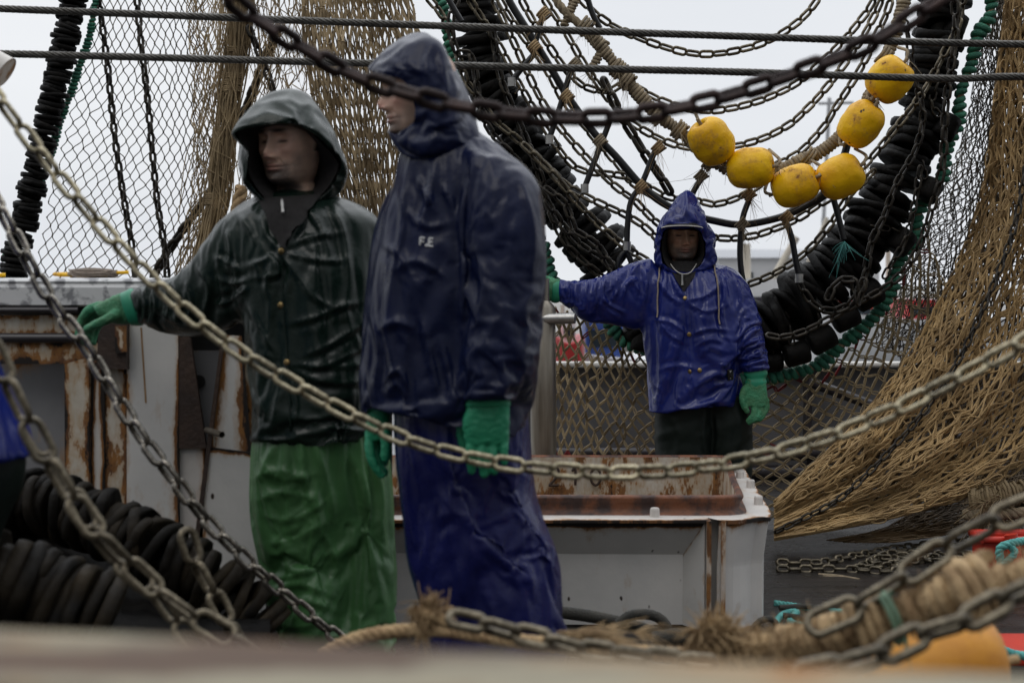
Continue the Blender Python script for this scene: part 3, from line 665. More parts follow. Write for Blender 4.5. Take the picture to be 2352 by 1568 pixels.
m_bl('top_beam', [(-60, 788), (230, 788), (230, 836), (-60, 836)], DL, m_rusty, wear_w=.03, edges=(1, .5, 1.4, .5))
m_bl('recessed_panel', [(-60, 830), (160, 830), (160, 1500), (-60, 1500)], DL+.12, m_grey, wear_w=.05)
m_bl('post', [(148, 836), (204, 820), (204, 1560), (150, 1560)], DL-.004, m_rusty, .10, wear_w=.012, edges=(.4, 1.2, 0, 1.2))
m_bl('groove_plate', [(208, 810), (240, 810), (240, 1560), (208, 1560)], DL+.02, m_white, .02, wear_w=.012, edges=(.6, 1.5, 0, 1.5))
m_bl('rusted_strip', [(240, 845), (290, 845), (290, 1560), (240, 1560)], DL+.03, m_rusty, .02, wear_w=.03, edges=(1, 1.2, 0, 1.2))
m_bl('bracket', [(226, 738), (290, 738), (290, 848), (222, 848)], DL-.03, m_rustd, .08)
m_bl('bracket_flange', [(264, 748), (290, 748), (290, 808), (264, 812)], DL-.045, m_rusty, .012, wear_w=.01)
m_bl('white_plate', [(291, 742), (409, 740), (411, 1560), (291, 1560)], DL+.01, m_whitec, .03, wear_w=.012, edges=(.6, 1.2, 0, .8))
m_bl('lower_plate', [(411, 965), (470, 1010), (452, 1560), (411, 1560)], DL+.03, m_white, .03, wear_w=.05, edges=(1.5, .8, 0, .3))
m_bl('dark_web', [(411, 775), (436, 770), (474, 1030), (411, 1030)], DL+.012, m_rustd, .02)
m_bl('back_panel', [(425, 805), (520, 805), (500, 1180), (440, 1180)], DL+.13, m_grey, .02, wear_w=.02)
m_bl('leaning_plate', [(517, 770), (553, 772), (577, 1060), (474, 1060)], DL+.0, m_whitec, .02, wear_w=.014, edges=(.8, 1.6, .6, 1.4))
m_bl('leaning_edge', [(508, 772), (515, 772), (456, 1240), (446, 1240)], DL-.02, m_rustd, .05)
m_bl('side_brace', [(556, 790), (570, 800), (592, 1000), (578, 1060)], DL+.04, m_rusty, .02, wear_w=.02)
m_bl('lower_box', [(474, 1026), (588, 1040), (600, 1560), (452, 1560)], DL-.01, m_whitec, .12, wear_w=.02, edges=(1.8, .4, 0, .7))
mb = MB(); h_ = np.array(P(457, 876, DL+.125)); mb.tube([h_, h_-[0, .006, 0]], .022, 14); mb.build('drain_hole', m_black, lb)
mb = MB(); a = np.array(P(475, 987, DL-.0)); b = np.array(P(510, 998, DL-.12)); mb.tube([a, b], .010, 12, False); mb.tube([b, a], .0075, 12, False); mb.tube([(a+b)/2, (a+b)/2-[0, 0, .045]], .003, 6); mb.build('drain_pipe', m_post, lb)
m_bl('rust_run', [(322, 752), (326, 752), (337, 925), (333, 925)], DL+.0085, M('rust_run', (.22, .12, .05), (.32, .2, .1), .7, scale=30), .001)
# galvanised rail end / white lamp at the top left corner
mb = MB(); a = np.array(P(-60, 120, 4.6)); b = np.array(P(12, 168, 4.6)); mb.tube([a, a*.3+b*.7, b], [.045, .05, .054], 18, False); mb.tube([b, a*.2+b*.8], [.049, .044], 18, True)
tag(mb.build('pipe_end', m_white, None, True, {'wear': np.concatenate([np.zeros(18*2), np.full(18, .22), np.full(mb.n-54, .5)])}), 'white pipe end with a rusty open mouth at the top left edge', 'pipe')
# post held by the person in royal blue
ps = thing('mooring_post', 'scratched bare metal post with a cross pin, gripped by the person in royal blue', 'post', P(1250, 1200, 6.75))
mb = MB(); pth = PA([(1250, 1215, 6.85), (1248, 900, 6.85), (1247, 706, 6.85), (1248, 690, 6.85)]); mb.tube(pth, [.060, .060, .058, .030], 28); mb.tube(PA([(1248, 692, 6.85), (1248, 640, 6.85)]), .028, 16); mb.build('pillar', m_post, ps)
mb = MB(); mb.tube(PA([(1240, 732, 6.82), (1312, 731, 6.78)]), .0255, 20); mb.tube(PA([(1311, 731, 6.78), (1321, 731, 6.775)]), [.0265, .024], 20); mb.build('cross_pin', m_zinc, ps)
# ------------------------------------------------------------------ near rail, far out of focus
m_near = M('rail_worn', (.075, .042, .023), (.24, .215, .15), .75, scale=5.5, stretch=(.6, 1.6, 1.6), lo=.44, hi=.56, rust=(.40, 4, (.7, 1.8, 1.8)))
mb = MB(); G = []
for x in np.linspace(-.75, .75, 60):
    y0 = .905-.15*x; zt = 1.024-.008*x; G.append([(x, y0, .88), (x, y0, zt-.008), (x, y0-.01, zt), (x, y0-.12, zt-.002), (x, y0-.13, zt-.012), (x, y0-.135, zt-.07), (x, y0-.14, .88)])
mb.grid(np.array(G)); tag(mb.build('ship_rail', m_near, None, False), 'worn rust streaked ship rail across the bottom, right in front of the camera', 'rail')
# ------------------------------------------------------------------ people
def skin_mat(name, base, dark, red):
    m = bpy.data.materials.new(name); m.use_nodes = True; nt = m.node_tree; N = nt.nodes; L = nt.links; b = N['Principled BSDF']
    b.inputs['Roughness'].default_value = .5; b.inputs['Subsurface Weight'].default_value = .12; b.inputs['Subsurface Radius'].default_value = (.01, .004, .002)
    b.inputs['Subsurface Scale'].default_value = .5
    tc = N.new('ShaderNodeTexCoord'); col = None
    def nz(s, lo, hi):
        n = N.new('ShaderNodeTexNoise'); n.inputs['Scale'].default_value = s; n.inputs['Detail'].default_value = 4; L.new(tc.outputs['Object'], n.inputs['Vector'])
        r = N.new('ShaderNodeMapRange'); r.inputs[1].default_value = lo; r.inputs[2].default_value = hi; L.new(n.outputs['Fac'], r.inputs[0]); return r.outputs[0]
    def mix(f, a, c):
        n = N.new('ShaderNodeMixRGB'); L.new(f, n.inputs[0])
        for i, x in ((1, a), (2, c)):
            if isinstance(x, tuple): n.inputs[i].default_value = (*x, 1)
            else: L.new(x, n.inputs[i])
        return n.outputs[0]
    def att(k, x=None):
        a = N.new('ShaderNodeAttribute'); a.attribute_name = k
        if x is None: return a.outputs['Fac']
        mm = N.new('ShaderNodeMath'); mm.operation = 'MULTIPLY'; L.new(a.outputs['Fac'], mm.inputs[0]); L.new(x, mm.inputs[1]); return mm.outputs[0]
    col = mix(nz(40, .3, .7), base, tuple(x*.8 for x in base))
    col = mix(att('ruddy'), col, red)
    col = mix(att('stubble', nz(420, .1, .5)), col, dark)
    col = mix(att('lip'), col, (.30, .12, .10))
    col = mix(att('hair'), col, (.014, .010, .008))
    L.new(col, b.inputs['Base Color'])
    bp = N.new('ShaderNodeBump'); bp.inputs['Strength'].default_value = .25; bp.inputs['Distance'].default_value = .002
    n = N.new('ShaderNodeTexNoise'); n.inputs['Scale'].default_value = 300; L.new(tc.outputs['Object'], n.inputs['Vector']); L.new(n.outputs['Fac'], bp.inputs['Height']); L.new(bp.outputs[0], b.inputs['Normal'])
    return m
m_skin1 = skin_mat('skin_fair', (.78, .53, .39), (.07, .058, .052), (.50, .22, .18))
m_skin2 = skin_mat('skin_ruddy', (.66, .44, .33), (.14, .10, .08), (.52, .20, .17))
m_skin3 = skin_mat('skin_tanned', (.56, .35, .24), (.10, .085, .08), (.44, .17, .10))
m_eye = M('eye_white', (.6, .58, .55), rough=.2); m_iris = M('iris_brown', (.03, .015, .008), rough=.15)
m_hair = M('hair_dark', (.012, .009, .007), (.03, .022, .018), .55, scale=120)
def head_body(root, px, py, d, yaw, pitch, mat, s=1.0, closed=False, frown=0, shift=0.0, k=1.25):
    R = np.array(Matrix.Rotation(-yaw, 3, 'Z') @ Matrix.Rotation(pitch, 3, 'X')); c = np.array(P(px, py, d))
    prof = np.array([  # z, half width, front, back
        (.116, .001, .001, .001), (.113, .030, .030, .034), (.103, .052, .056, .064), (.085, .067, .072, .085), (.06, .075, .084, .097), (.03, .0775, .087, .101),
        (0, .0775, .085, .100), (-.03, .0745, .084, .092), (-.055, .0715, .083, .080), (-.078, .067, .083, .071), (-.096, .059, .083, .067), (-.107, .050, .074, .066),
        (-.114, .046, .052, .066), (-.125, .052, .034, .067), (-.15, .056, .032, .068), (-.175, .062, .034, .072), (-.195, .095, .048, .082), (-.22, .135, .065, .09), (-.26, .155, .08, .095), (-.32, .16, .085, .10), (-.5, .15, .08, .09)])
    zz = np.concatenate([np.linspace(.116, -.125, 190), np.linspace(-.13, -.5, 40)])
    zp = prof[::-1, 0]; sm = lambda k: np.interp(zz, zp, prof[::-1, k])
    def smooth(a):
        for _ in range(6): a[1:-1] = (a[:-2]+2*a[1:-1]+a[2:])/4
        return a
    w, f, b = smooth(sm(1)), smooth(sm(2)), smooth(sm(3))
    n = 200; t = np.linspace(0, 1, n, endpoint=False); th = 2*np.pi*t; th = th-.55*np.sin(th)      # denser in front (theta 0)
    X = w[:, None]*np.sign(np.sin(th))*np.abs(np.sin(th))**.92; cs = np.cos(th)
    Y = np.where(cs > 0, -f[:, None]*np.abs(cs)**.80, b[:, None]*np.abs(cs)**.9); Z = np.repeat(zz[:, None], n, 1)
    G = lambda x0, z0, sx, sz: np.exp(-((X-x0)/sx)**2-((Z-z0)/sz)**2)
    fr = np.clip(cs*1.5, 0, 1)[None]*(Z > -.135); D = np.zeros_like(X); A = np.abs(X)
    Ga = lambda x0, z0, sx, sz: np.exp(-((A-x0)/sx)**2-((Z-z0)/sz)**2)
    # nose
    ridge = np.interp(Z, [-.050, -.042, -.034, -.024, -.006, .012, .026, .040], [0, .010, .024, .0275, .018, .009, .004, 0])
    D += ridge*np.exp(-(A/(.0100+.0045*np.clip((-Z)/.03, 0, 1)))**2)*1.05
    D += .011*Ga(.0145, -.036, .0065, .0075)-.005*Ga(.007, -.0455, .004, .003)
    D -= .0185*Ga(.030, .012, .018, .014); D += .0105*Ga(.031, .009, .0125, .0085)          # socket, eyeball under its lids
    D += .0095*Ga(.026, .0295, .026, .0075)+.003*G(0, .03, .012, .012)                       # brow
    D -= .0025*Ga(.031, .0185, .013, .0022)+.0030*Ga(.031, .0045, .012, .0016)+.002*Ga(.029, -.006, .016, .003)
    D += .007*Ga(.047, -.018, .018, .016); D -= .005*Ga(.042, -.058, .014, .02)
    D -= .0035*np.exp(-((A-.021-.5*np.clip(-.045-Z, 0, 1))/.003)**2-((Z+.05)/.014)**2)       # nose-to-mouth fold
    D += .0075*G(0, -.064, .026, .020)+.0045*G(0, -.0585, .022, .0042)+.0055*G(0, -.0695, .019, .0048)-.0065*G(0, -.0642, .025, .0018)
    D -= .003*G(0, -.080, .018, .004); D += .010*G(0, -.097, .020, .014); D -= .002*G(0, -.051, .003, .006)
    D -= .002*Ga(.012, .042+.0, .03, .0012)*frown
    Y = Y-D*fr*k
    side = np.exp(-((Z-.0)/.026)**2)*np.exp(-((Y-.012)/.014)**2); X = X+np.sign(X)*side*.016*(np.abs(cs)[None] < .6)
    Z2 = Z.copy()
    Pl = np.stack([X, Y, Z2], -1)*s; Wd = Pl@R.T+c
    lower = np.clip((-.13-zz)/.1, 0, 1)[:, None, None]
    Wd2 = (Pl*[.72, .85, 1])@np.array(Matrix.Rotation(-yaw*.3, 3, 'Z')).T+c+[shift, .02, 0]; Wd = Wd*(1-lower)+Wd2*lower
    mb = MB(); mb.grid(Wd, True, 0, Wd[-1].mean(0), Wd[0].mean(0))
    fl = lambda a: np.concatenate([(a*fr).ravel(), [0, 0]])
    lip = np.clip(G(0, -.0585, .023, .0036)+G(0, -.0695, .020, .0045), 0, 1)*.9
    lipline = G(0, -.0642, .024, .0013)*.8
    brow = np.clip(np.exp(-((Z-.033+.10*(A-.03)**2*30*0)/.0066)**2)*(A > .009)*np.exp(-((A-.03)/.019)**4), 0, 1)*1.0
    lash = np.clip(np.exp(-((Z-(.0035 if closed else .0135)+3*(A-.031)**2)/.0040)**2)*np.exp(-((A-.031)/.0140)**4), 0, 1)*1.0
    hair = np.maximum(np.maximum(brow, lash), lipline); hl = np.clip((Z-.072)*60, 0, 1)+np.clip((Y-(-.005))*80, 0, 1)*(Z > -.03)*(np.abs(X) > .05); hairf = np.clip(hl, 0, 1)
    stub = np.clip(np.exp(-((A)/.052)**6)*np.clip((-.045-Z)*60, 0, 1)*(1-G(0, -.064, .02, .008)), 0, 1)+np.clip((A-.045)*50, 0, 1)*np.clip((-.02-Z)*40, 0, 1)
    stub = np.clip(stub, 0, 1)*(Z > -.14)
    rud = np.clip(Ga(.042, -.02, .026, .024)*.4+G(0, -.03, .014, .014)*.5, 0, 1)
    o = mb.build('body', mat, root, True, {'lip': fl(lip), 'hair': np.concatenate([np.clip(hair*fr+hairf*(Z > -.06), 0, 1).ravel(), [1, 0]]), 'stubble': fl(stub), 'ruddy': fl(rud)})
    if not closed:
        for sx in (-1, 1):
            e = MB(); q = np.array([sx*.031, -.0715, .009])*s
            th_ = np.linspace(0, np.pi, 13)[:, None]; ph = np.linspace(0, 2*np.pi, 20, endpoint=False)[None]
            for rr, mt, sc_ in ((.0118, m_eye, 1), (.0052, m_iris, 1)):
                off = np.array([0, 0, 0]) if rr > .01 else np.array([0, -.0074, -.0005])
                Sp = np.stack([np.sin(th_)*np.cos(ph), np.sin(th_)*np.sin(ph), np.cos(th_)+0*ph], -1)*rr*s+q+off*s
                mb2 = MB(); mb2.grid(Sp@R.T+c, True); ob = mb2.build('eye' if rr > .01 else 'iris', mt, o if rr > .01 else None)
                if rr > .01: ey = ob
                else: ob.parent = ey
    return o, R, c
def glove(root, mat, palm, fingers, cuff, d, label=None, matcuff=None, vox=.0035):
    """palm rings (px), five finger chains with radii, cuff rings"""
    mb = MB(); loft(mb, palm, d, 20, 2.6)
    for pts, rad in fingers: limb(mb, pts, rad, d)
    me = remesh(mb, vox, 3); wrinkle(me, [], (.0014, 38), (.0008, 90)); setmat(me, mat)
    o = link('glove', me, root)
    if label: o['label'] = label
    c = MB(); G, cen = rings_px(cuff, d, 28, 2.2, 5)
    c.grid(G, True); o2 = c.build('cuff', matcuff or mat, o, mods=[('SOLIDIFY', dict(thickness=.002, offset=-1))])
    return o
def sheath(name, mb, mat, root, vox, strokes, sim=None, post=.8, **kw):
    if sim:
        me = remesh(mb, sim.pop('vox', .013), 5); wrinkle(me, [(a, b*.8, c*1.15) for a, b, c in strokes], crumple=(.003, 5.5), fine=(.002, 25), seed=kw.get('seed', 0))
        me = cloth(me, **sim); wrinkle(me, [(a, b*post, c) for a, b, c in strokes], crumple=None, fine=None)
    else: me = remesh(mb, vox, 5); wrinkle(me, strokes, **kw)
    setmat(me, mat); return link(name, me, root), me
def strap(mb, b, pts, r, lift=.002, n=6, flat=.5):
    q = []
    for x, y in cat(np.array(pts, float), 6):
        h, no = on(b, x, y); q.append(h+no*lift)
    mb.tube(np.array(q), r, n, True); return mb
def patch_on(b, left, right, d, lift=.004, n=14, m=10):
    G = []
    for (x0, y0), (x1, y1) in zip(resamp(np.array(left, float), n=n), resamp(np.array(right, float), n=n)):
        row = []
        for t in np.linspace(0, 1, m):
            h, no = on(b, x0*(1-t)+x1*t, y0*(1-t)+y1*t); h = h+no*lift
            if not (d-.3 < h.y < d+.2): h = P(x0*(1-t)+x1*t, y0*(1-t)+y1*t, d-.09)
            row.append(h)
        G.append(row)
    mb = MB(); mb.grid(np.array([[tuple(p) for p in r] for r in G])); return mb
def buttons(b, pts, parent, mat, r=.008):
    for x, y in pts:
        h, no = on(b, x, y); mb = MB(); u = Vector((1, 0, 0)); v = no.cross(u).normalized(); u = v.cross(no)
        rs = [(0, .0045), (.55, .0042), (.85, .0030), (1, .0012), (1, -.001)]
        th = np.arange(14)*2*np.pi/14
        Gd = np.array([[np.array(h+no*z+(u*math.cos(t)+v*math.sin(t))*max(r*k, 1e-5)) for t in th] for k, z in rs])
        mb.grid(Gd, True); mb.build('button', mat, parent)
def boots(root, px, d, mat, toe=-1):
    for x in px:
        mb = MB(); b = P(x, 800, d); bx = b.x; r = []
        for z, hw, f, k in ((.34, .06, .06, .07), (.2, .05, .055, .06), (.1, .05, .07, .065), (.06, .05, .14, .065), (.03, .052, .19, .068), (.0, .052, .19, .068)):
            th = np.arange(20)*2*np.pi/20
            r.append(np.stack([bx+hw*np.cos(th), d+np.where(np.sin(th) > 0, k, f)*np.sin(th), np.full(20, z+.004)], 1))
        mb.grid(cat(np.array(r), 4), True, 0, r[-1].mean(0), r[0].mean(0)); mb.build('boot', mat, root)
# ---- person in dark green jacket ------------------------------------------------
d1 = 4.2
p1 = thing('person', 'person in dark green hooded jacket and green trousers, one glove on the bulwark, eyes lowered', 'person', P(740, 1658, d1))
head_body(p1, 666, 325, d1-.015, .50, .14, m_skin1, 1.02, closed=True, shift=.05)
mb = MB()
loft(mb, [(628, 440, 745, 440, .07, .03), (590, 452, 775, 452, .095, .03), (545, 472, 828, 470, .12, .02), (512, 505, 868, 500, .14), (508, 560, 882, 560, .155), (530, 620, 885, 620, .165, -.01), (556, 680, 880, 680, .165, -.01),
          (572, 760, 872, 760, .165, -.01), (578, 850, 868, 850, .165, -.01), (582, 930, 862, 930, .17), (582, 994, 860, 986, .175), (582, 1030, 860, 1025, .18)], d1, 40, 2.4)
loft(mb, [(560, 470, 660, 610, .10), (508, 500, 612, 640, .10), (470, 555, 588, 680, .095, .02), (428, 612, 555, 722, .09, .06), (386, 640, 480, 752, .078, .11), (338, 652, 405, 757, .066, .17), (300, 664, 330, 750, .055, .22)], d1, 28, 2.2)
loft(mb, [(800, 480, 905, 530, .10), (815, 600, 915, 600, .09), (822, 750, 912, 750, .08), (830, 880, 900, 880, .065), (832, 940, 895, 940, .06)], d1+.03, 24)
B1 = (646, 578)
st = [([(646, 578), (600, 600), (560, 612)], .010, 7), ([(646, 578), (690, 552), (740, 540), (790, 535)], .011, 7), ([(646, 578), (700, 592), (760, 600), (800, 596)], .010, 7),
      ([(646, 578), (612, 540), (600, 500)], .010, 7), ([(646, 578), (680, 530), (700, 490)], .009, 7), ([(646, 578), (622, 620), (606, 660)], .008, 7), ([(646, 578), (690, 640), (730, 690), (800, 710)], .009, 8),
      ([(646, 578), (665, 630), (650, 700)], .007, 8), ([(655, 745), (720, 730), (780, 705), (840, 690)], .012, 9), ([(690, 820), (760, 790), (830, 745), (860, 730)], .012, 9), ([(700, 850), (770, 830), (850, 790)], .009, 7),
      ([(659, 833), (740, 842), (830, 838)], .010, 7), ([(659, 833), (720, 870), (800, 880), (850, 870)], .009, 8), ([(659, 833), (640, 900), (625, 980)], .006, 8), ([(660, 850), (680, 920), (672, 990)], .008, 6),
      ([(700, 990), (750, 955), (810, 960)], .008, 9), ([(575, 640), (640, 625), (600, 560)], .010, 8), ([(570, 700), (600, 760), (640, 820)], .009, 8), ([(590, 860), (600, 930), (592, 985)], .007, 8),
      ([(760, 470), (790, 540), (800, 640)], .010, 9), ([(700, 470), (735, 520), (760, 600)], .007, 8), ([(545, 490), (575, 530), (590, 570)], .010, 8), ([(520, 520), (530, 570), (520, 610)], .008, 8),
      ([(580, 640), (540, 650), (500, 640)], .012, 8), ([(575, 655), (530, 690), (490, 700)], .012, 8), ([(560, 625), (520, 600), (490, 590)], .010, 7),
      ([(425, 640), (440, 690), (430, 740)], .011, 6), ([(400, 645), (412, 690), (402, 740)], .011, 6), ([(378, 650), (388, 700), (378, 745)], .009, 5), ([(350, 655), (358, 700), (350, 745)], .009, 5), ([(455, 610), (480, 660), (470, 720)], .012, 7), ([(328, 660), (334, 700), (330, 745)], .007, 4)]
j1, me = sheath('jacket', mb, m_j1, p1, .008, st, sim=dict(frames=20, grow=.05, bend=1.3, comp=10, hem=((580, 996, d1), (840, 990, d1)), pins=[(690, 440, 120, 40, 1), (300, 700, 30, 60, 1), (720, 1000, 300, 14, .3), (560, 500, 40, 40, .4), (840, 500, 40, 40, .4)]), seed=3)
b1 = bvh_of(me); buttons(b1, [(646, 577), (645, 701), (659, 832)], j1, m_brass, .0095)
mb = MB(); strap(mb, b1, [(650, 590), (650, 700), (661, 830), (668, 990)], .0035, .0005); mb.build('placket', m_j1, j1)
mb = MB(); shell(mb, [
    [(640, 283, -.17), (700, 294, -.15), (747, 330, -.13), (784, 372, -.09), (777, 405, -.085), (747, 447, -.085), (695, 482, -.10), (648, 494, -.11), (603, 456, -.10), (569, 402, -.12), (561, 345, -.14), (543, 297, -.17)],
    [(640, 270, -.168), (704, 280, -.147), (755, 322, -.125), (789, 370, -.075), (785, 410, -.06), (755, 452, -.05), (698, 486, -.07), (648, 497, -.08), (600, 458, -.08), (563, 404, -.10), (554, 345, -.12), (538, 291, -.16)],
    [(642, 240, -.11), (706, 252, -.09), (762, 308, -.06), (790, 368, -.02), (788, 410, 0), (762, 452, .02), (700, 486, .03), (648, 490, .02), (600, 455, 0), (562, 402, -.04), (554, 340, -.07), (562, 268, -.12)],
    [(652, 213, -.03), (706, 226, -.01), (750, 290, .02), (775, 350, .05), (775, 410, .07), (755, 452, .08), (700, 480, .09), (650, 478, .08), (603, 450, .06), (572, 400, .03), (570, 330, -.01), (596, 240, -.05)],
    [(664, 228, .08), (704, 245, .09), (735, 300, .11), (752, 360, .12), (750, 415, .12), (728, 455, .12), (686, 475, .12), (654, 470, .12), (622, 442, .12), (600, 390, .11), (600, 320, .09), (622, 255, .07)]], d1, capd=(675, 355, .15))
mh = remesh_src = mb.mesh('hood', [m_j1]); wrinkle(mh, [([(590, 262), (650, 235), (720, 262)], .006, 12), ([(700, 240), (745, 300), (775, 360)], .008, 10), ([(620, 225), (660, 250), (700, 285)], .006, 10), ([(575, 280), (620, 262), (680, 272)], .006, 8), ([(740, 440), (765, 400), (785, 380)], .006, 8)], (.002, 9), (.002, 20)); mh = cloth(mh, 14, .06, pins=[(670, 480, 120, 24, 1), (670, 350, 300, 300, .2)], gravity=.1, bend=.5, comp=6, collide=False, sub=1); setmat(mh, m_j1)
hd = link('hood', mh, j1, [('SOLIDIFY', dict(thickness=.003, offset=-1))])
mb = MB(); shell(mb, [
    [(640, 289, -.15), (698, 299, -.13), (742, 333, -.11), (776, 373, -.075), (770, 403, -.07), (742, 443, -.07), (693, 478, -.09), (648, 489, -.10), (606, 452, -.09), (573, 400, -.10), (566, 345, -.12), (550, 300, -.15)],
    [(645, 288, -.06), (695, 298, -.06), (724, 332, -.03), (740, 372, -.01), (740, 400, -.01), (728, 430, -.02), (692, 452, -.05), (648, 458, -.06), (612, 430, -.055), (592, 395, -.04), (588, 345, -.04), (598, 305, -.05)],
    [(650, 285, .02), (695, 290, .02), (712, 332, .03), (724, 372, .04), (724, 400, .05), (714, 425, .04), (692, 440, .03), (650, 440, .02), (620, 420, .02), (605, 395, .02), (600, 345, .01), (612, 300, .01)]], d1)
mb.build('hood_lining', m_fleece, hd)
mb = MB(); loft(mb, [(606, 462, 735, 446, .080, .03), (600, 478, 742, 462, .095, .01), (604, 498, 722, 486, .10, -.03)], d1, 28, 2.2)
mb.build('inner_collar', m_fleece, j1)
patch_on(b1, [(596, 462), (622, 520), (647, 574)], [(740, 452), (690, 510), (650, 574)], d1, .010).build('shirt_front', m_fleece, j1)
mb = MB(); hz = [(648, 458), (648, 466), (649, 476), (650, 488)]
mb.tube(PA([(x, y, d1-.135-.006*i) for i, (x, y) in enumerate(hz)]), [.003, .0045, .0035, .005], 8); mb.build('zip_pull', m_zinc, j1)
mb = MB()
loft(mb, [(590, 960, 850, 960, .13), (582, 1000, 840, 1000, .14), (575, 1060, 812, 1055, .145), (572, 1130, 798, 1130, .14), (588, 1190, 790, 1190, .13), (606, 1245, 782, 1245, .125), (616, 1310, 782, 1310, .12), (624, 1370, 786, 1370, .12), (640, 1440, 788, 1440, .12), (652, 1520, 784, 1520, .11), (660, 1600, 780, 1600, .10)], d1-.02, 32, 2.2)
loft(mb, [(700, 960, 880, 960, .13), (740, 1000, 888, 1000, .13), (758, 1080, 900, 1080, .13), (772, 1200, 908, 1200, .125), (782, 1330, 908, 1330, .12), (786, 1450, 904, 1450, .12), (800, 1600, 896, 1600, .10)], d1+.03, 32, 2.2)
st = [([(580, 1100), (640, 1080), (720, 1105)], .013, 11), ([(600, 1060), (650, 1100), (735, 1085)], .012, 9), ([(590, 1150), (650, 1130), (740, 1150)], .012, 10), ([(600, 1180), (660, 1190), (745, 1120)], .009, 9),
      ([(640, 1205), (700, 1180), (750, 1150)], .013, 10), ([(612, 1250), (680, 1235), (760, 1190)], .014, 12), ([(640, 1290), (700, 1310), (765, 1240)], .015, 10), ([(615, 1330), (680, 1320), (760, 1290)], .011, 9), ([(630, 1350), (690, 1340), (770, 1370)], .015, 10),
      ([(650, 1400), (700, 1380), (775, 1400)], .012, 10), ([(640, 1440), (720, 1430), (765, 1350)], .011, 9), ([(720, 1010), (750, 1100), (770, 1200)], .010, 10), ([(690, 1000), (700, 1100), (735, 1180)], .010, 10), ([(790, 1010), (830, 1120), (850, 1300), (840, 1450)], .012, 11),
      ([(850, 1020), (880, 1150), (870, 1300)], .010, 10), ([(810, 1200), (820, 1320), (810, 1440)], .010, 9), ([(640, 1010), (610, 1060), (590, 1110)], .009, 9), ([(725, 1200), (775, 1290), (745, 1360)], .010, 8)]
sheath('trousers', mb, m_t1, p1, .008, st, sim=dict(frames=20, grow=.075, bend=.8, comp=9, gravity=.8, inner=.018, pins=[(720, 970, 300, 50, 1), (780, 1600, 300, 60, 1)]), post=.6, seed=9)
boots(p1, (715, 850), d1, m_rub)
glove(p1, m_g1, [(292, 672, 318, 742, .032, .22), (268, 676, 292, 744, .036, .23), (240, 690, 262, 742, .036, .24), (216, 702, 236, 730, .030, .25)],
      [([(232, 702, .25), (205, 712, .26), (186, 738, .27), (180, 768, .27)], [.016, .014, .0125, .011]),
       ([(236, 712, .27), (212, 722, .29), (194, 750, .30), (190, 785, .30)], [.016, .0145, .013, .0115]),
       ([(240, 720, .29), (220, 735, .31), (206, 762, .32), (203, 792, .32)], [.016, .014, .013, .011]),
       ([(246, 726, .31), (230, 742, .33), (218, 765, .34), (214, 786, .34)], [.014, .012, .011, .010]),
       ([(268, 722, .20), (245, 734, .19), (218, 746, .19), (200, 756, .20)], [.018, .0155, .0135, .0115])],
      [(278, 672, 304, 748, .040, .22), (288, 668, 314, 748, .045, .22), (300, 662, 325, 748, .048, .22), (308, 664, 332, 744, .046, .22)], d1, matcuff=m_cuff)

# ---- tall person in navy jacket ------------------------------------------------
d2 = 3.75
p2 = thing('person', 'tall person in navy hooded jacket and blue trousers, in profile facing left', 'person', P(1090, 1779, d2))
head_body(p2, 964, 212, d2, 1.22, .10, m_skin2, .98, closed=True, shift=.11, k=1.1)
mb = MB()
loft(mb, [(935, 300, 1085, 290, .075), (922, 340, 1120, 320, .10), (912, 385, 1190, 368, .125), (905, 420, 1225, 410, .14), (882, 480, 1240, 480, .15), (868, 560, 1238, 560, .16), (852, 640, 1234, 640, .165), (846, 720, 1230, 720, .165),
          (850, 800, 1225, 800, .165), (858, 870, 1218, 870, .17), (864, 912, 1214, 950, .175), (866, 960, 1212, 985, .175), (866, 990, 1212, 1010, .175)], d2, 44, 2.3)
loft(mb, [(1060, 345, 1190, 372, .09, -.06), (1062, 400, 1232, 410, .10, -.09), (1072, 480, 1248, 470, .10, -.12), (1078, 580, 1246, 570, .095, -.135), (1078, 680, 1238, 670, .09, -.15), (1074, 780, 1222, 770, .085, -.17), (1074, 860, 1196, 860, .075, -.18), (1072, 918, 1180, 912, .066, -.185)], d2, 30, 2.3)
loft(mb, [(905, 420, 1000, 400, .09, .1), (868, 480, 985, 500, .09, .12), (846, 580, 950, 590, .085, .13), (834, 700, 930, 710, .08, .13), (826, 820, 915, 830, .072, .10), (824, 900, 905, 900, .064, .07), (828, 955, 898, 955, .055, .05)], d2, 28, 2.2)
st = [([(1000, 380), (985, 450), (970, 520)], .012, 10), ([(960, 400), (975, 440), (1010, 500)], .010, 9), ([(1075, 420), (1060, 500), (1066, 620), (1062, 760)], .014, 8), ([(900, 620), (960, 600), (1030, 640)], .011, 10), ([(880, 560), (920, 590), (960, 660)], .010, 10),
      ([(870, 760), (910, 740), (960, 760)], .015, 12), ([(960, 700), (985, 800), (1010, 920)], .011, 9), ([(880, 880), (915, 850), (940, 905)], .013, 8), ([(1010, 760), (1030, 850), (1050, 930)], .010, 9), ([(930, 480), (980, 520), (1040, 510)], .010, 9),
      ([(1100, 470), (1140, 520), (1160, 600)], .004, 9), ([(1120, 640), (1160, 700), (1170, 780)], .004, 9), ([(1100, 780), (1150, 820), (1160, 900)], .004, 8), ([(1190, 480), (1170, 600), (1190, 700)], .004, 9),
      ([(1090, 560), (1110, 640), (1100, 740)], .007, 9), ([(1200, 420), (1225, 520), (1220, 640)], .008, 9), ([(850, 700), (870, 800), (860, 880)], .01, 8), ([(1010, 420), (1040, 470), (1050, 540)], .009, 9), ([(920, 420), (925, 520), (905, 620)], .009, 8)]
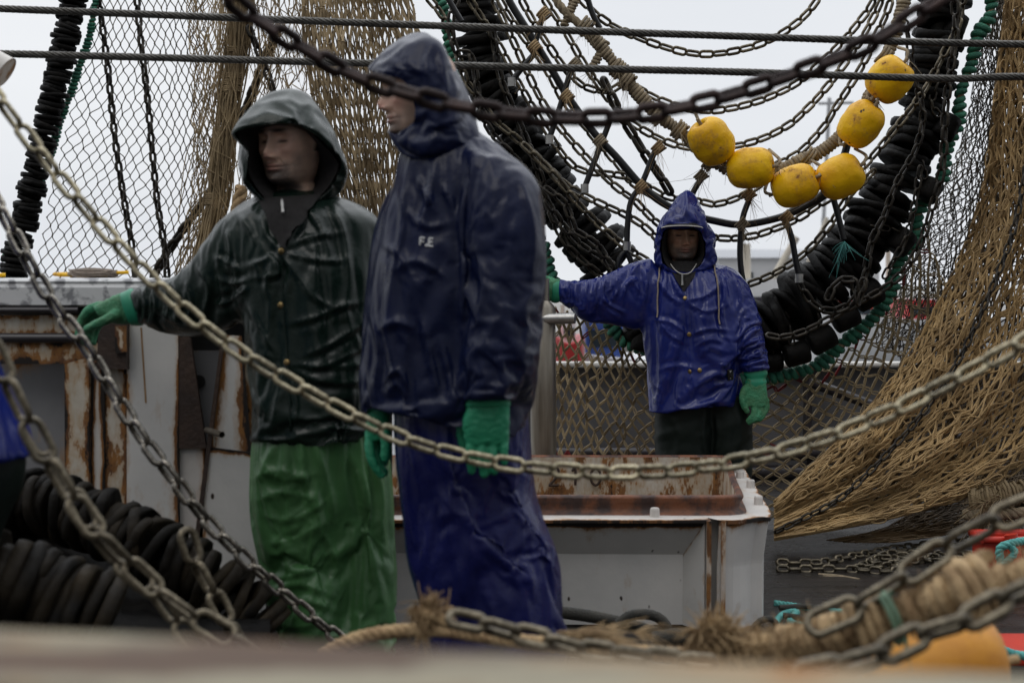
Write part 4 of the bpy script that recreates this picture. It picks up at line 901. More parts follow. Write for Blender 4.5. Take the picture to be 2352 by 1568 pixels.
j2, me = sheath('jacket', mb, m_j2, p2, .008, st, sim=dict(frames=20, grow=.045, bend=1.6, comp=10, gravity=.5, hem=((866, 926, d2), (1212, 974, d2)), pins=[(1010, 320, 130, 50, 1), (1120, 912, 70, 20, .6), (860, 950, 50, 30, .6), (1000, 970, 300, 14, .12), (1200, 400, 50, 40, .4)]), seed=21)
b2 = bvh_of(me)
mb = MB(); shell(mb, [
    [(893, 303, -.07), (925, 312, -.08), (990, 316, -.09), (1050, 302, -.08), (1075, 285, 0), (1060, 280, .10), (990, 292, .11), (920, 296, .09), (898, 296, .02)],
    [(905, 328, -.075), (935, 334, -.09), (995, 338, -.10), (1060, 326, -.09), (1090, 312, 0), (1070, 305, .10), (995, 312, .11), (925, 318, .09), (906, 322, .02)],
    [(922, 352, -.08), (945, 362, -.10), (1000, 366, -.115), (1070, 352, -.11), (1110, 340, 0), (1080, 335, .10), (1000, 340, .11), (935, 345, .09), (922, 350, .02)]], d2)
mb.build('collar', m_j2, j2, mods=[('SOLIDIFY', dict(thickness=.004, offset=0))])
mb = MB(); shell(mb, [
    [(852, 164, -.03), (878, 174, -.095), (912, 178, -.118), (938, 198, -.122), (950, 235, -.122), (948, 275, -.115), (908, 312, -.07), (904, 314, .05), (925, 280, .11), (920, 230, .12), (882, 178, .11), (856, 164, .04)],
    [(852, 154, -.03), (882, 158, -.10), (922, 166, -.125), (953, 192, -.13), (968, 235, -.13), (966, 285, -.125), (922, 336, -.085), (916, 334, .06), (935, 280, .115), (930, 225, .125), (888, 165, .115), (858, 154, .04)],
    [(898, 110, -.02), (935, 118, -.10), (978, 155, -.138), (1003, 200, -.142), (1010, 250, -.140), (1005, 300, -.135), (975, 356, -.115), (972, 350, .09), (975, 285, .12), (968, 225, .135), (935, 140, .12), (902, 112, .05)],
    [(968, 84, -.01), (1000, 100, -.09), (1030, 150, -.115), (1046, 205, -.12), (1050, 255, -.118), (1052, 300, -.115), (1040, 350, -.10), (1035, 345, .09), (1018, 285, .105), (1010, 225, .115), (1000, 140, .105), (974, 90, .05)],
    [(1020, 115, 0), (1035, 140, -.04), (1052, 175, -.06), (1062, 215, -.065), (1070, 260, -.065), (1086, 292, -.07), (1104, 328, -.06), (1100, 325, .05), (1068, 285, .06), (1060, 235, .065), (1048, 175, .06), (1028, 130, .03)]], d2, capd=(1070, 235, .0))
mh = mb.mesh('hood', [m_j2]); wrinkle(mh, [([(862, 150), (900, 145), (935, 172)], .006, 7), ([(985, 120), (975, 160), (990, 215)], .008, 8), ([(1005, 130), (1020, 190), (1010, 250)], .008, 8), ([(930, 125), (940, 150), (975, 175)], .006, 8), ([(960, 300), (1010, 285), (1060, 270)], .006, 8)], (.002, 8), (.002, 20)); mh = cloth(mh, 14, .07, pins=[(880, 220, 50, 120, .9), (1000, 345, 150, 22, .8), (1000, 200, 300, 300, .15), (1075, 250, 30, 80, .8)], gravity=.15, bend=.5, comp=6, collide=False, sub=1); setmat(mh, m_j2)
link('hood', mh, j2, [('SOLIDIFY', dict(thickness=.003, offset=-1))])
mb = MB()                                         # lettering F.E on the chest
def stroke(x0, y0, x1, y1, wd=.0021):
    h0, n0 = on(b2, x0, y0); h1, n1 = on(b2, x1, y1); a = h0+n0*.002; b = h1+n1*.002; mb.segs([a], [b], wd, 4)
stroke(966, 545, 965, 563); stroke(966, 546, 976, 547); stroke(965, 554, 974, 555); stroke(979, 562, 981, 566, .0036); stroke(986, 548, 985, 565); stroke(986, 548, 995, 549); stroke(985, 556, 994, 557); stroke(985, 565, 995, 566)
mb.build('lettering', m_print, j2)
mb = MB()
loft(mb, [(898, 900, 1212, 930, .15), (905, 960, 1215, 965, .155), (912, 1040, 1214, 1030, .155), (924, 1120, 1222, 1100, .15), (936, 1200, 1250, 1180, .15), (948, 1290, 1285, 1262, .15), (966, 1360, 1292, 1340, .15), (985, 1420, 1300, 1420, .15), (1000, 1520, 1302, 1520, .14), (1010, 1680, 1290, 1680, .12)], d2+.02, 40, 2.3)
st = [([(1020, 960), (1035, 1080), (1100, 1230), (1190, 1310), (1240, 1340)], .022, 13), ([(1120, 1060), (1180, 1150), (1240, 1250), (1285, 1330)], .018, 10), ([(1190, 1010), (1215, 1090), (1225, 1140)], .014, 9), ([(1150, 1050), (1200, 1090), (1230, 1110)], .012, 8),
      ([(940, 960), (960, 1100), (990, 1300), (1010, 1440)], .012, 12), ([(1000, 1100), (1040, 1250), (1080, 1420)], .016, 14), ([(1160, 1280), (1200, 1360), (1210, 1440)], .010, 12), ([(1100, 1300), (1130, 1380), (1140, 1450)], .008, 10)]
sheath('trousers', mb, m_t2, p2, .009, st, sim=dict(frames=18, grow=.05, bend=1.5, comp=12, gravity=.9, inner=.02, pins=[(1050, 930, 300, 50, 1), (1140, 1660, 300, 60, 1)]), post=.3, seed=31)
boots(p2, (1080, 1220), d2, m_rub)
glove(p2, m_g2, [(1076, 905, 1168, 905, .03, -.185), (1072, 935, 1170, 930, .028, -.185), (1062, 970, 1170, 965, .026, -.185), (1066, 1005, 1170, 1000, .022, -.185), (1070, 1022, 1168, 1016, .017, -.185)],
      [([(1082, 1012, -.185), (1080, 1045, -.19), (1084, 1080, -.18)], [.0125, .0115, .0105]), ([(1106, 1014, -.187), (1106, 1050, -.195), (1112, 1088, -.185)], [.0125, .0118, .0108]),
       ([(1132, 1014, -.187), (1132, 1050, -.195), (1135, 1082, -.185)], [.0122, .0115, .0105]), ([(1157, 1008, -.185), (1158, 1035, -.192), (1158, 1060, -.184)], [.0115, .0105, .0095]),
       ([(1070, 945, -.16), (1060, 975, -.14), (1060, 1005, -.135), (1066, 1025, -.135)], [.015, .013, .012, .0105])],
      [(1078, 895, 1170, 895, .034, -.185), (1074, 915, 1170, 915, .036, -.185), (1070, 932, 1171, 930, .032, -.185)], d2, matcuff=m_g2)
glove(p2, m_g2, [(846, 940, 890, 940, .028, .05), (842, 965, 896, 965, .03, .05), (842, 990, 898, 990, .028, .05), (846, 1010, 896, 1008, .02, .05)],
      [([(850, 995, .05), (849, 1030, .04), (858, 1065, .035), (876, 1090, .04)], [.0135, .0125, .0115, .010]), ([(862, 1005, .07), (864, 1035, .07), (872, 1068, .065), (884, 1085, .07)], [.0125, .0118, .011, .010]),
       ([(876, 1005, .08), (878, 1035, .08), (884, 1062, .08)], [.0125, .0115, .0105]), ([(888, 1002, .085), (892, 1028, .085), (894, 1048, .085)], [.0115, .0105, .0095]),
       ([(884, 985, .02), (886, 1015, .01), (884, 1050, .01)], [.015, .0135, .0115])],
      [(848, 925, 890, 925, .03, .05), (845, 945, 893, 945, .033, .05), (843, 960, 896, 960, .032, .05)], d2, matcuff=m_g2)

# ---- person in royal blue at the back ------------------------------------------
d3 = 7.0
p3 = thing('person', 'person in shiny royal blue hooded jacket behind the hatch, gripping the metal post', 'person', P(1618, 1255, d3))
head_body(p3, 1568, 541, d3+.03, -.06, .08, m_skin3, 1.0, closed=True, frown=1, shift=.05, k=1.35)
mb = MB()
loft(mb, [(1545, 604, 1600, 604, .04, .09), (1510, 606, 1648, 606, .07, .07), (1472, 616, 1690, 618, .10, .03), (1462, 645, 1710, 648, .135, .01), (1472, 690, 1706, 700, .15), (1480, 750, 1698, 760, .15), (1488, 820, 1694, 820, .15), (1496, 880, 1696, 870, .155), (1499, 934, 1700, 915, .16), (1499, 955, 1700, 940, .16)], d3, 40, 2.4)
loft(mb, [(1500, 592, 1520, 700, .08), (1462, 598, 1472, 738, .085, -.01), (1425, 614, 1432, 730, .08, -.02), (1385, 630, 1388, 728, .075, -.03), (1350, 641, 1345, 724, .07, -.04), (1312, 645, 1302, 702, .058, -.05), (1284, 640, 1280, 690, .048, -.05)], d3, 26, 2.2)
loft(mb, [(1660, 606, 1640, 690, .08), (1708, 636, 1652, 700, .085, -.01), (1736, 700, 1672, 730, .08, -.03), (1752, 770, 1690, 785, .075, -.05), (1762, 820, 1700, 830, .062, -.07), (1766, 850, 1704, 854, .056, -.08)], d3, 26, 2.2)
st = [([(1540, 620), (1555, 660), (1573, 686)], .012, 6), ([(1510, 640), (1540, 680), (1573, 700)], .012, 6), ([(1573, 690), (1620, 680), (1655, 650)], .013, 6), ([(1573, 690), (1620, 715), (1670, 700)], .013, 6), ([(1500, 700), (1530, 760), (1575, 790)], .013, 7), ([(1583, 770), (1540, 740), (1500, 735)], .012, 6),
      ([(1583, 770), (1630, 755), (1680, 760)], .013, 6), ([(1590, 800), (1630, 780), (1670, 790)], .011, 6), ([(1607, 850), (1560, 840), (1510, 850)], .010, 7), ([(1607, 850), (1640, 835), (1690, 845)], .009, 7), ([(1560, 860), (1555, 900), (1565, 930)], .009, 6),
      ([(1578, 640), (1581, 760), (1590, 860), (1605, 930)], .007, 4), ([(1480, 610), (1485, 650), (1478, 700)], .014, 6), ([(1465, 640), (1440, 650), (1430, 690)], .014, 6), ([(1410, 625), (1420, 660), (1405, 690)], .013, 5), ([(1392, 632), (1384, 668), (1390, 700)], .014, 4), ([(1372, 638), (1366, 670), (1370, 705)], .013, 4),
      ([(1350, 644), (1346, 670), (1352, 700)], .012, 4), ([(1326, 648), (1322, 672), (1330, 698)], .012, 4), ([(1306, 648), (1302, 666), (1308, 690)], .010, 3.5), ([(1440, 720), (1400, 700), (1380, 680)], .012, 5), ([(1470, 600), (1450, 640), (1490, 690)], .010, 5),
      ([(1715, 700), (1700, 730), (1690, 760)], .013, 5), ([(1745, 740), (1715, 750), (1690, 790)], .014, 5), ([(1752, 775), (1720, 790), (1700, 815)], .013, 4.5), ([(1755, 800), (1730, 815), (1706, 820)], .013, 4.5), ([(1762, 825), (1735, 832), (1706, 840)], .011, 4), ([(1690, 640), (1700, 680), (1690, 720)], .012, 6),
      ([(1650, 620), (1665, 660), (1660, 720), (1672, 780)], .012, 6), ([(1520, 600), (1530, 640), (1515, 690)], .010, 6), ([(1620, 880), (1650, 860), (1690, 880)], .009, 7), ([(1500, 880), (1520, 900), (1515, 930)], .008, 6)]
j3, me = sheath('jacket', mb, m_j3, p3, .009, st, sim=dict(vox=.0125, frames=20, grow=.085, bend=.6, comp=8, hem=((1500, 936, d3), (1700, 914, d3)), pins=[(1577, 606, 60, 22, 1), (1284, 665, 16, 40, 1), (1735, 852, 40, 12, 1), (1600, 930, 200, 8, .3)]), post=.7, seed=5)
b3 = bvh_of(me); buttons(b3, [(1573, 684), (1583, 768), (1607, 850), (1584, 853)], j3, m_brass, .011)
mb = MB(); strap(mb, b3, [(1516, 612), (1512, 660), (1511, 730)], .004, .006); mb.build('drawstring', m_cord, j3)
mb = MB(); strap(mb, b3, [(1640, 612), (1647, 660), (1652, 745)], .004, .006); mb.build('drawstring', m_cord, j3)
mb = MB(); c = [np.array(on(b3, x, y)[0]+on(b3, x, y)[1]*.004) for x, y in ((1669, 848), (1682, 847), (1684, 872), (1671, 873))]
mb.add(c+[q-np.array([0, .002, 0]) for q in c], [[3, 2, 1, 0], [4, 5, 6, 7], [0, 1, 5, 4], [2, 3, 7, 6], [1, 2, 6, 5], [3, 0, 4, 7]]); bd = mb.build('badge', m_badge, j3, False)
mb = MB()
for q in ([(1674, 850), (1674.5, 857)], [(1674, 854), (1677, 850)], [(1675, 854), (1678, 857)], [(1673, 861), (1674, 865), (1676, 861)], [(1677.5, 861), (1678.5, 865), (1681, 861)], [(1675, 869), (1680, 869.5)]):
    p_ = [np.array(on(b3, x, y)[0]+on(b3, x, y)[1]*.0062)-np.array([0, .003, 0]) for x, y in q]; mb.tube(p_, .0014, 4)
mb.build('emblem', m_print, bd)
mb = MB(); shell(mb, [
    [(1567, 526, -.125), (1600, 527, -.115), (1616, 545, -.10), (1621, 578, -.09), (1612, 606, -.09), (1594, 620, -.10), (1567, 626, -.11), (1540, 619, -.10), (1523, 602, -.09), (1517, 570, -.09), (1521, 540, -.10), (1533, 526, -.115)],
    [(1568, 512, -.135), (1604, 514, -.12), (1628, 540, -.09), (1637, 580, -.07), (1628, 612, -.07), (1600, 627, -.08), (1567, 632, -.09), (1535, 624, -.08), (1512, 602, -.07), (1508, 565, -.07), (1514, 530, -.09), (1530, 514, -.12)],
    [(1572, 478, -.10), (1604, 486, -.08), (1632, 530, -.04), (1642, 582, -.02), (1632, 618, 0), (1600, 632, .02), (1567, 634, .02), (1533, 626, .02), (1510, 604, -.01), (1507, 560, -.02), (1518, 515, -.05), (1540, 484, -.08)],
    [(1578, 444, -.01), (1602, 468, 0), (1622, 520, .03), (1634, 575, .05), (1624, 612, .07), (1598, 626, .08), (1567, 626, .08), (1538, 620, .07), (1518, 598, .05), (1516, 550, .03), (1532, 500, 0), (1556, 462, -.01)],
    [(1577, 470, .09), (1592, 490, .09), (1606, 530, .10), (1612, 570, .11), (1606, 600, .11), (1590, 612, .11), (1567, 614, .11), (1545, 608, .11), (1532, 590, .11), (1531, 550, .10), (1542, 510, .09), (1560, 482, .09)]], d3, capd=(1570, 550, .14))
mh = mb.mesh('hood', [m_j3]); wrinkle(mh, [([(1535, 495), (1560, 480), (1600, 500)], .010, 4), ([(1577, 450), (1575, 480), (1560, 510)], .008, 4), ([(1590, 470), (1610, 500), (1625, 540)], .009, 4), ([(1530, 510), (1570, 500), (1615, 512)], .010, 4), ([(1512, 560), (1518, 580), (1510, 600)], .006, 3.5), ([(1634, 560), (1628, 585), (1636, 605)], .006, 3.5)], (.004, 16), (.004, 35)); mh = cloth(mh, 14, .10, pins=[(1575, 628, 90, 14, 1), (1575, 540, 200, 200, .2)], gravity=.1, bend=.15, comp=4, collide=False, sub=0); setmat(mh, m_j3)
hd3 = link('hood', mh, j3, [('SOLIDIFY', dict(thickness=.003, offset=-1))])
mb = MB(); shell(mb, [
    [(1567, 528, -.115), (1598, 530, -.105), (1613, 546, -.09), (1618, 578, -.08), (1610, 604, -.08), (1592, 618, -.09), (1567, 623, -.10), (1542, 617, -.09), (1526, 600, -.08), (1520, 570, -.08), (1524, 541, -.09), (1535, 528, -.105)],
    [(1567, 520, -.05), (1596, 526, -.04), (1606, 546, -.02), (1609, 575, -.01), (1603, 596, -.03), (1588, 612, -.06), (1567, 618, -.07), (1548, 612, -.06), (1535, 596, -.03), (1529, 570, -.01), (1531, 541, -.02), (1540, 525, -.04)],
    [(1567, 515, .05), (1594, 520, .05), (1602, 546, .05), (1604, 575, .05), (1600, 592, .03), (1586, 600, .0), (1567, 603, -.01), (1550, 600, .0), (1538, 592, .03), (1534, 570, .05), (1535, 541, .05), (1542, 520, .05)]], d3)
mb.build('hood_lining', m_fleece, hd3)
mb = MB(); G = []                                 # cap with a pale-edged peak
for a, b_, c_ in ((1520, 524, -.165), (1527, 519, -.12), (1532, 512, -.08)):
    G.append([(1567-(1567-a)*math.cos(t)*1.0, b_-5.5*math.sin(t) if c_ < -.15 else b_-3*math.sin(t), d3+c_-.03*math.sin(t)) for t in np.linspace(0, math.pi, 17)])
mb.grid(PA(np.array(G))); cp = mb.build('cap_peak', m_fleece, p3, mods=[('SOLIDIFY', dict(thickness=.004, offset=0))])
mb = MB(); mb.tube(PA(np.array(G[0])), .0028, 6); mb.build('piping', m_trim, cp)
mb = MB(); loft(mb, [(1542, 600, 1602, 600, .07, .0), (1528, 618, 1612, 616, .085, .0), (1534, 640, 1610, 636, .095, -.02)], d3, 24, 2.2)
ic = mb.build('inner_collar', m_fleece, j3)
patch_on(b3, [(1536, 612), (1552, 645), (1568, 670)], [(1606, 610), (1592, 640), (1572, 670)], d3, .006).build('shirt_front', m_fleece, j3)
mb = MB(); mb.tube(PA(cat([(1540, 606, d3-.06), (1552, 621, d3-.105), (1567, 629, d3-.125), (1585, 626, d3-.115), (1600, 606, d3-.07)], 6)), .0024, 5); mb.build('neck_piping', m_trim, ic)
mb = MB(); mb.tube(PA([(1567, 629, d3-.13), (1567, 640, d3-.132), (1567, 655, d3-.135)]), [.005, .004, .0062], 8); mb.build('zip_pull', m_zinc, ic)
mb = MB()
loft(mb, [(1508, 905, 1640, 905, .13), (1506, 950, 1636, 950, .135), (1505, 1040, 1632, 1040, .13), (1512, 1140, 1630, 1140, .12), (1520, 1235, 1625, 1235, .10)], d3, 30, 2.3)
loft(mb, [(1590, 905, 1715, 905, .13), (1612, 950, 1726, 950, .13), (1622, 1040, 1727, 1040, .13), (1632, 1140, 1722, 1140, .12), (1638, 1235, 1712, 1235, .10)], d3+.03, 30, 2.3)
sheath('trousers', mb, m_t3, p3, .01, [([(1620, 940), (1615, 1000), (1625, 1060)], .012, 5), ([(1640, 940), (1650, 1000), (1640, 1060)], .010, 6), ([(1530, 940), (1560, 1000), (1550, 1060)], .008, 8), ([(1690, 930), (1700, 990), (1690, 1050)], .008, 7)], crumple=(.006, 4), fine=(.001, 25), seed=41)
boots(p3, (1572, 1672), d3, m_rub)
glove(p3, m_g1, [(1714, 868, 1758, 868, .032, -.085), (1711, 888, 1760, 888, .032, -.09), (1706, 912, 1763, 912, .033, -.095), (1706, 932, 1763, 932, .030, -.10)],
      [([(1754, 925, -.10), (1756, 945, -.11), (1746, 960, -.12), (1732, 966, -.12)], [.017, .015, .014, .012]), ([(1744, 930, -.105), (1745, 950, -.12), (1734, 962, -.13), (1722, 970, -.125)], [.017, .0155, .014, .012]),
       ([(1732, 930, -.11), (1733, 948, -.125), (1726, 958, -.13), (1718, 966, -.125)], [.016, .015, .013, .011]), ([(1760, 920, -.09), (1761, 938, -.09), (1753, 952, -.10)], [.014, .013, .011]),
       ([(1712, 892, -.10), (1705, 908, -.115), (1707, 928, -.12), (1716, 944, -.12)], [.018, .016, .0145, .013])],
      [(1711, 848, 1760, 848, .036, -.08), (1709, 860, 1762, 858, .038, -.08), (1714, 869, 1757, 868, .034, -.082), (1712, 878, 1760, 876, .036, -.084), (1714, 888, 1757, 886, .034, -.086)], d3, matcuff=m_cuff, vox=.0045)
glove(p3, m_g1, [(1290, 643, 1286, 690, .034, -.05), (1274, 640, 1270, 692, .034, -.055), (1258, 642, 1252, 690, .034, -.065), (1246, 646, 1240, 686, .028, -.075)],
      [([(1250, 650, -.09), (1238, 652, -.12), (1228, 656, -.10), (1226, 662, -.06)], [.015, .014, .013, .012]), ([(1250, 664, -.10), (1238, 667, -.13), (1227, 670, -.10), (1226, 676, -.06)], [.0155, .0145, .0135, .012]),
       ([(1250, 676, -.10), (1240, 681, -.125), (1229, 684, -.10), (1228, 688, -.06)], [.015, .014, .013, .012]), ([(1254, 686, -.09), (1244, 692, -.11), (1234, 694, -.08)], [.014, .013, .011]),
       ([(1268, 645, -.04), (1256, 640, -.02), (1244, 640, .0), (1236, 644, .02)], [.017, .015, .014, .012])],
      [(1270, 640, 1266, 694, .037, -.055), (1280, 641, 1277, 696, .041, -.052), (1290, 644, 1288, 692, .040, -.05)], d3, matcuff=m_cuff, vox=.0045)

# ---- fourth person, mostly beyond the left edge --------------------------------
d4 = 3.35
p4 = thing('person', 'person cut off at the left edge, only the hem of a bright blue jacket showing', 'person', P(-130, 1914, d4))
head_body(p4, -170, 190, d4, -.9, .1, m_skin2, 1.0)
mb = MB(); loft(mb, [(-250, 290, -90, 290, .08), (-330, 350, -60, 345, .14), (-370, 450, -50, 450, .17), (-365, 600, -50, 600, .17), (-370, 750, -48, 740, .18), (-385, 880, -8, 860, .19), (-395, 980, 36, 950, .2), (-400, 1065, 72, 1048, .21)], d4, 40, 2.3)
loft(mb, [(-120, 350, -40, 440, .1), (-110, 500, -35, 520, .1, -.02), (-140, 620, -60, 660, .09, -.1), (-190, 700, -120, 760, .07, -.2)], d4, 24)
loft(mb, [(-360, 380, -280, 360, .1), (-410, 520, -310, 520, .1), (-420, 700, -330, 700, .09), (-420, 880, -345, 880, .07)], d4, 24)
j4, _ = sheath('jacket', mb, m_j3, p4, .011, [([(10, 850), (30, 950), (50, 1040)], .012, 9), ([(-20, 900), (0, 980), (10, 1050)], .010, 9)], crumple=(.006, 4), fine=None)
mb = MB(); shell(mb, [
    [(-130, 110, -.1), (-90, 180, -.13), (-100, 260, -.11), (-160, 300, -.1), (-190, 260, -.02), (-180, 150, .0)],
    [(-160, 70, -.05), (-80, 170, -.08), (-85, 280, -.06), (-160, 320, -.02), (-230, 280, .03), (-230, 130, .04)],
    [(-210, 60, .05), (-120, 140, .08), (-110, 270, .1), (-180, 310, .12), (-260, 270, .1), (-270, 140, .08)]], d4, capd=(-200, 190, .17))
mb.build('hood', m_j3, j4, mods=[('SOLIDIFY', dict(thickness=.003))])
mb = MB(); loft(mb, [(-370, 1000, 30, 1000, .14), (-372, 1100, 50, 1090, .15), (-360, 1300, -20, 1300, .14), (-340, 1600, 0, 1600, .13), (-330, 1850, -20, 1850, .12)], d4, 30)
sheath('trousers', mb, m_t3, p4, .014, [], crumple=(.008, 4), fine=None)
boots(p4, (-260, -100), d4, m_rub)
glove(p4, m_g2, [(-140, 705, -90, 752, .03, -.2), (-170, 730, -125, 775, .03, -.22)], [([(-165, 750, -.22), (-200, 775, -.24)], [.014, .011]), ([(-158, 758, -.22), (-190, 790, -.24)], [.014, .011]), ([(-150, 765, -.22), (-180, 800, -.24)], [.014, .011]), ([(-140, 770, -.22), (-165, 805, -.24)], [.013, .01]), ([(-160, 735, -.24), (-190, 745, -.27)], [.015, .012])],
      [(-140, 700, -85, 755, .04, -.2), (-120, 690, -70, 745, .04, -.19)], d4, vox=.005)
glove(p4, m_g2, [(-415, 880, -350, 880, .03), (-418, 940, -348, 940, .03)], [([(-410+k*17, 940), (-410+k*17, 1010)], [.012, .010]) for k in range(4)]+[([(-350, 900), (-338, 960)], [.014, .011])],
      [(-420, 860, -345, 860, .035), (-418, 890, -348, 890, .035)], d4, vox=.005)
# ------------------------------------------------------------------ nets
nl = thing('fishing_net', 'olive diamond mesh net stretched against the sky at the far left', 'net', P(280, 640, 8.3))
Sl = guide_surface([[(212, -20, 8.2), (188, 150, 8.2), (150, 300, 8.2), (108, 480, 8.2), (72, 660, 8.2)], [(300, -20, 8.2), (300, 150, 8.25), (282, 320, 8.3), (240, 480, 8.3), (200, 660, 8.3)],
                    [(390, -20, 8.2), (400, 200, 8.25), (395, 400, 8.3), (345, 660, 8.3)], [(470, -20, 8.2), (480, 200, 8.2), (478, 400, 8.3), (440, 660, 8.3)]])
mb = MB(); net_mesh(mb, Sl, 15, 34, .0032, jit=.10, hexy=.8, knot=1.9, seed=5, hole=.012); mb.build('mesh', m_net_l, nl, False)
nd = thing('fishing_net', 'gathered tan net hanging beside the rope bundle left of the green hood', 'net', P(500, 640, 8.1))
Sd = guide_surface([[(425, -20, 8.1), (440, 200, 8.1), (440, 420, 8.1), (395, 660, 8.1)], [(500, -20, 8.1), (505, 200, 8.0), (505, 420, 8.1), (440, 660, 8.1)], [(545, -20, 8.1), (545, 200, 8.1), (535, 420, 8.1), (480, 660, 8.1)]])
mb = MB(); net_mesh(mb, Sd, 10, 32, .0030, jit=.2, hexy=.9, knot=1.8, seed=6); net_mesh(mb, Sd, 9, 28, .0026, jit=.25, hexy=.6, fold=lambda u, v: .05, knot=1.6, seed=8, hole=.05); net_mesh(mb, Sd, 8, 25, .0026, jit=.3, hexy=.8, fold=lambda u, v: .09, knot=1.6, seed=18, hole=.1); mb.build('mesh', m_net_t, nd, False)
nb = thing('rope_bundle', 'thick bundle of gathered net and rope hanging just left of the green hood', 'rope', P(500, 640, 7.95))
mb = MB(); g = np.random.default_rng(2)
cp = cat([(552, -20, 7.95), (545, 100, 7.95), (530, 220, 7.95), (512, 340, 7.95), (495, 450, 7.95), (470, 560, 7.95), (462, 660, 7.95)], 8)
for k in range(64):
    a = g.uniform(0, 2*np.pi); rr = 27*math.sqrt(g.uniform(0, 1)); ph = g.uniform(0, 6, 2); s = np.linspace(0, 1, len(cp))
    q = cp.copy(); wv = 1+.35*np.sin(9*s+ph[0]); q[:, 0] += rr*np.cos(a+1.5*s)*wv+3*np.sin(20*s+ph[1]); q[:, 2] += rr/430*np.sin(a+1.5*s)
    mb.tube(PA(q), .0042, 4, False)
for k in range(7):
    c_ = cp[int(g.uniform(.04, .9)*len(cp))]; tie(mb, P(*c_), (0.05, 0, 1), .055, .005, 3, 0, .08, k)
for k in range(26):                                # loose strands
    x0 = g.uniform(480, 640); q = [(x0+g.normal(0, 14)*i/2+14*math.sin(i+x0)-i*6, -20+i*g.uniform(80, 110), 7.9+g.normal(0, .02)) for i in range(6)]; mb.tube(PA(cat(q, 5)), .0028, 4, False)
mb.build('strands', m_net_t, nb, False)
mb = MB(); twisted(mb, path([(556, 430, 7.85), (540, 500, 7.85), (505, 600, 7.85), (480, 660, 7.85)]), .035, .16, 3, 7); mb.build('thick_rope', m_ropef, nb)
nn = thing('fishing_net', 'loose ragged tan net with open holes just above the green hood', 'net', P(640, 400, 8.0))
Sn = guide_surface([[(575, -20, 8), (585, 150, 8), (570, 300, 8), (540, 470, 8)], [(640, -20, 8), (640, 150, 8.05), (625, 280, 8), (600, 470, 8)], [(700, -20, 8), (705, 150, 8), (700, 280, 8), (690, 470, 8)]])
mb = MB(); net_mesh(mb, Sn, 9, 20, .0032, jit=.45, hexy=.6, knot=1.8, seed=16, hole=.18); net_mesh(mb, Sn, 7, 17, .0030, jit=.5, hexy=.8, fold=lambda u, v: .06+.05*np.sin(9*u), knot=1.8, seed=17, hole=.2)
for k in range(16):
    x0 = g.uniform(585, 705); y0 = g.uniform(-20, 200); fray(mb, P(x0, y0, 7.95), (g.normal(0, .4), 0, -1), .32, 3, .002, .35, 0, k)
mb.build('mesh', m_net_t, nn, False)
nx_ = thing('fishing_net', 'densely bunched tan net with rows of knots hanging between the two hooded heads', 'net', P(800, 480, 7.7))
Sx = guide_surface([[(690, -20, 7.7), (700, 120, 7.7), (728, 280, 7.7), (775, 480, 7.7), (800, 600, 7.7)], [(760, -20, 7.7), (772, 120, 7.6), (800, 280, 7.6), (835, 480, 7.65), (850, 600, 7.7)], [(850, -20, 7.7), (870, 120, 7.75), (880, 280, 7.75), (890, 480, 7.75), (900, 600, 7.7)],
                     [(940, -20, 7.7), (975, 120, 7.6), (985, 280, 7.6), (955, 480, 7.6), (950, 600, 7.7)]])
fo = lambda u, v: .03*np.sin(u*26+v*3)
mb = MB(); net_mesh(mb, Sx, 20, 16, .0042, jit=.13, hexy=.75, double=.12, fold=fo, knot=2.2, seed=7); net_mesh(mb, Sx, 19, 13, .0036, jit=.2, hexy=.6, fold=lambda u, v: .05+fo(u, v), knot=1.7, seed=9)
mb.build('mesh', m_net_t, nx_, False)
mb = MB(); net_mesh(mb, Sx, 30, 20, .0036, jit=.25, hexy=.6, fold=lambda u, v: .09+fo(u, v), knot=0, seed=12, hole=.03); mb.build('mesh', m_net_d, nx_, False)
nm = thing('fishing_net', 'braided tan mesh net with red mending twine hanging behind the person in royal blue', 'net', P(1700, 1200, 7.6))
Sm = guide_surface([[(1264, 700, 7.75), (1266, 900, 7.75), (1264, 1200, 7.7)], [(1330, 725, 7.8), (1325, 900, 7.75), (1320, 1200, 7.7)], [(1410, 765, 7.75), (1400, 930, 7.7), (1400, 1200, 7.7)], [(1470, 800, 7.75), (1480, 980, 7.7), (1490, 1200, 7.7)], [(1600, 870, 7.7), (1600, 1000, 7.65), (1600, 1200, 7.6)],
                    [(1770, 868, 7.7), (1775, 1010, 7.65), (1780, 1200, 7.5)], [(1885, 848, 7.7), (1900, 1000, 7.65), (1920, 1180, 7.5)], [(1985, 760, 7.7), (2010, 960, 7.6), (2050, 1150, 7.5)], [(2060, 650, 7.7), (2120, 860, 7.6), (2200, 1130, 7.5)], [(2120, 500, 7.7), (2220, 800, 7.6), (2330, 1130, 7.5)]])
redf = lambda u, v, g: ((g.random(len(u)) < .45*np.exp(-((v-.62-.12*np.sin(u*9))/.07)**2)*(u < .55))|(g.random(len(u)) < .3*(v < .09)))
mb = MB(); net_mesh(mb, Sm, 31, 20, .0044, jit=.12, hexy=.35, double=.10, knot=2.1, seed=13, red=redf, mi=0)
mb.build('mesh', [m_net_m, m_red], nm, False)
nk = thing('fishing_net', 'fine dark grey brown net folded behind the green rope at the right', 'net', P(2150, 800, 7.7))
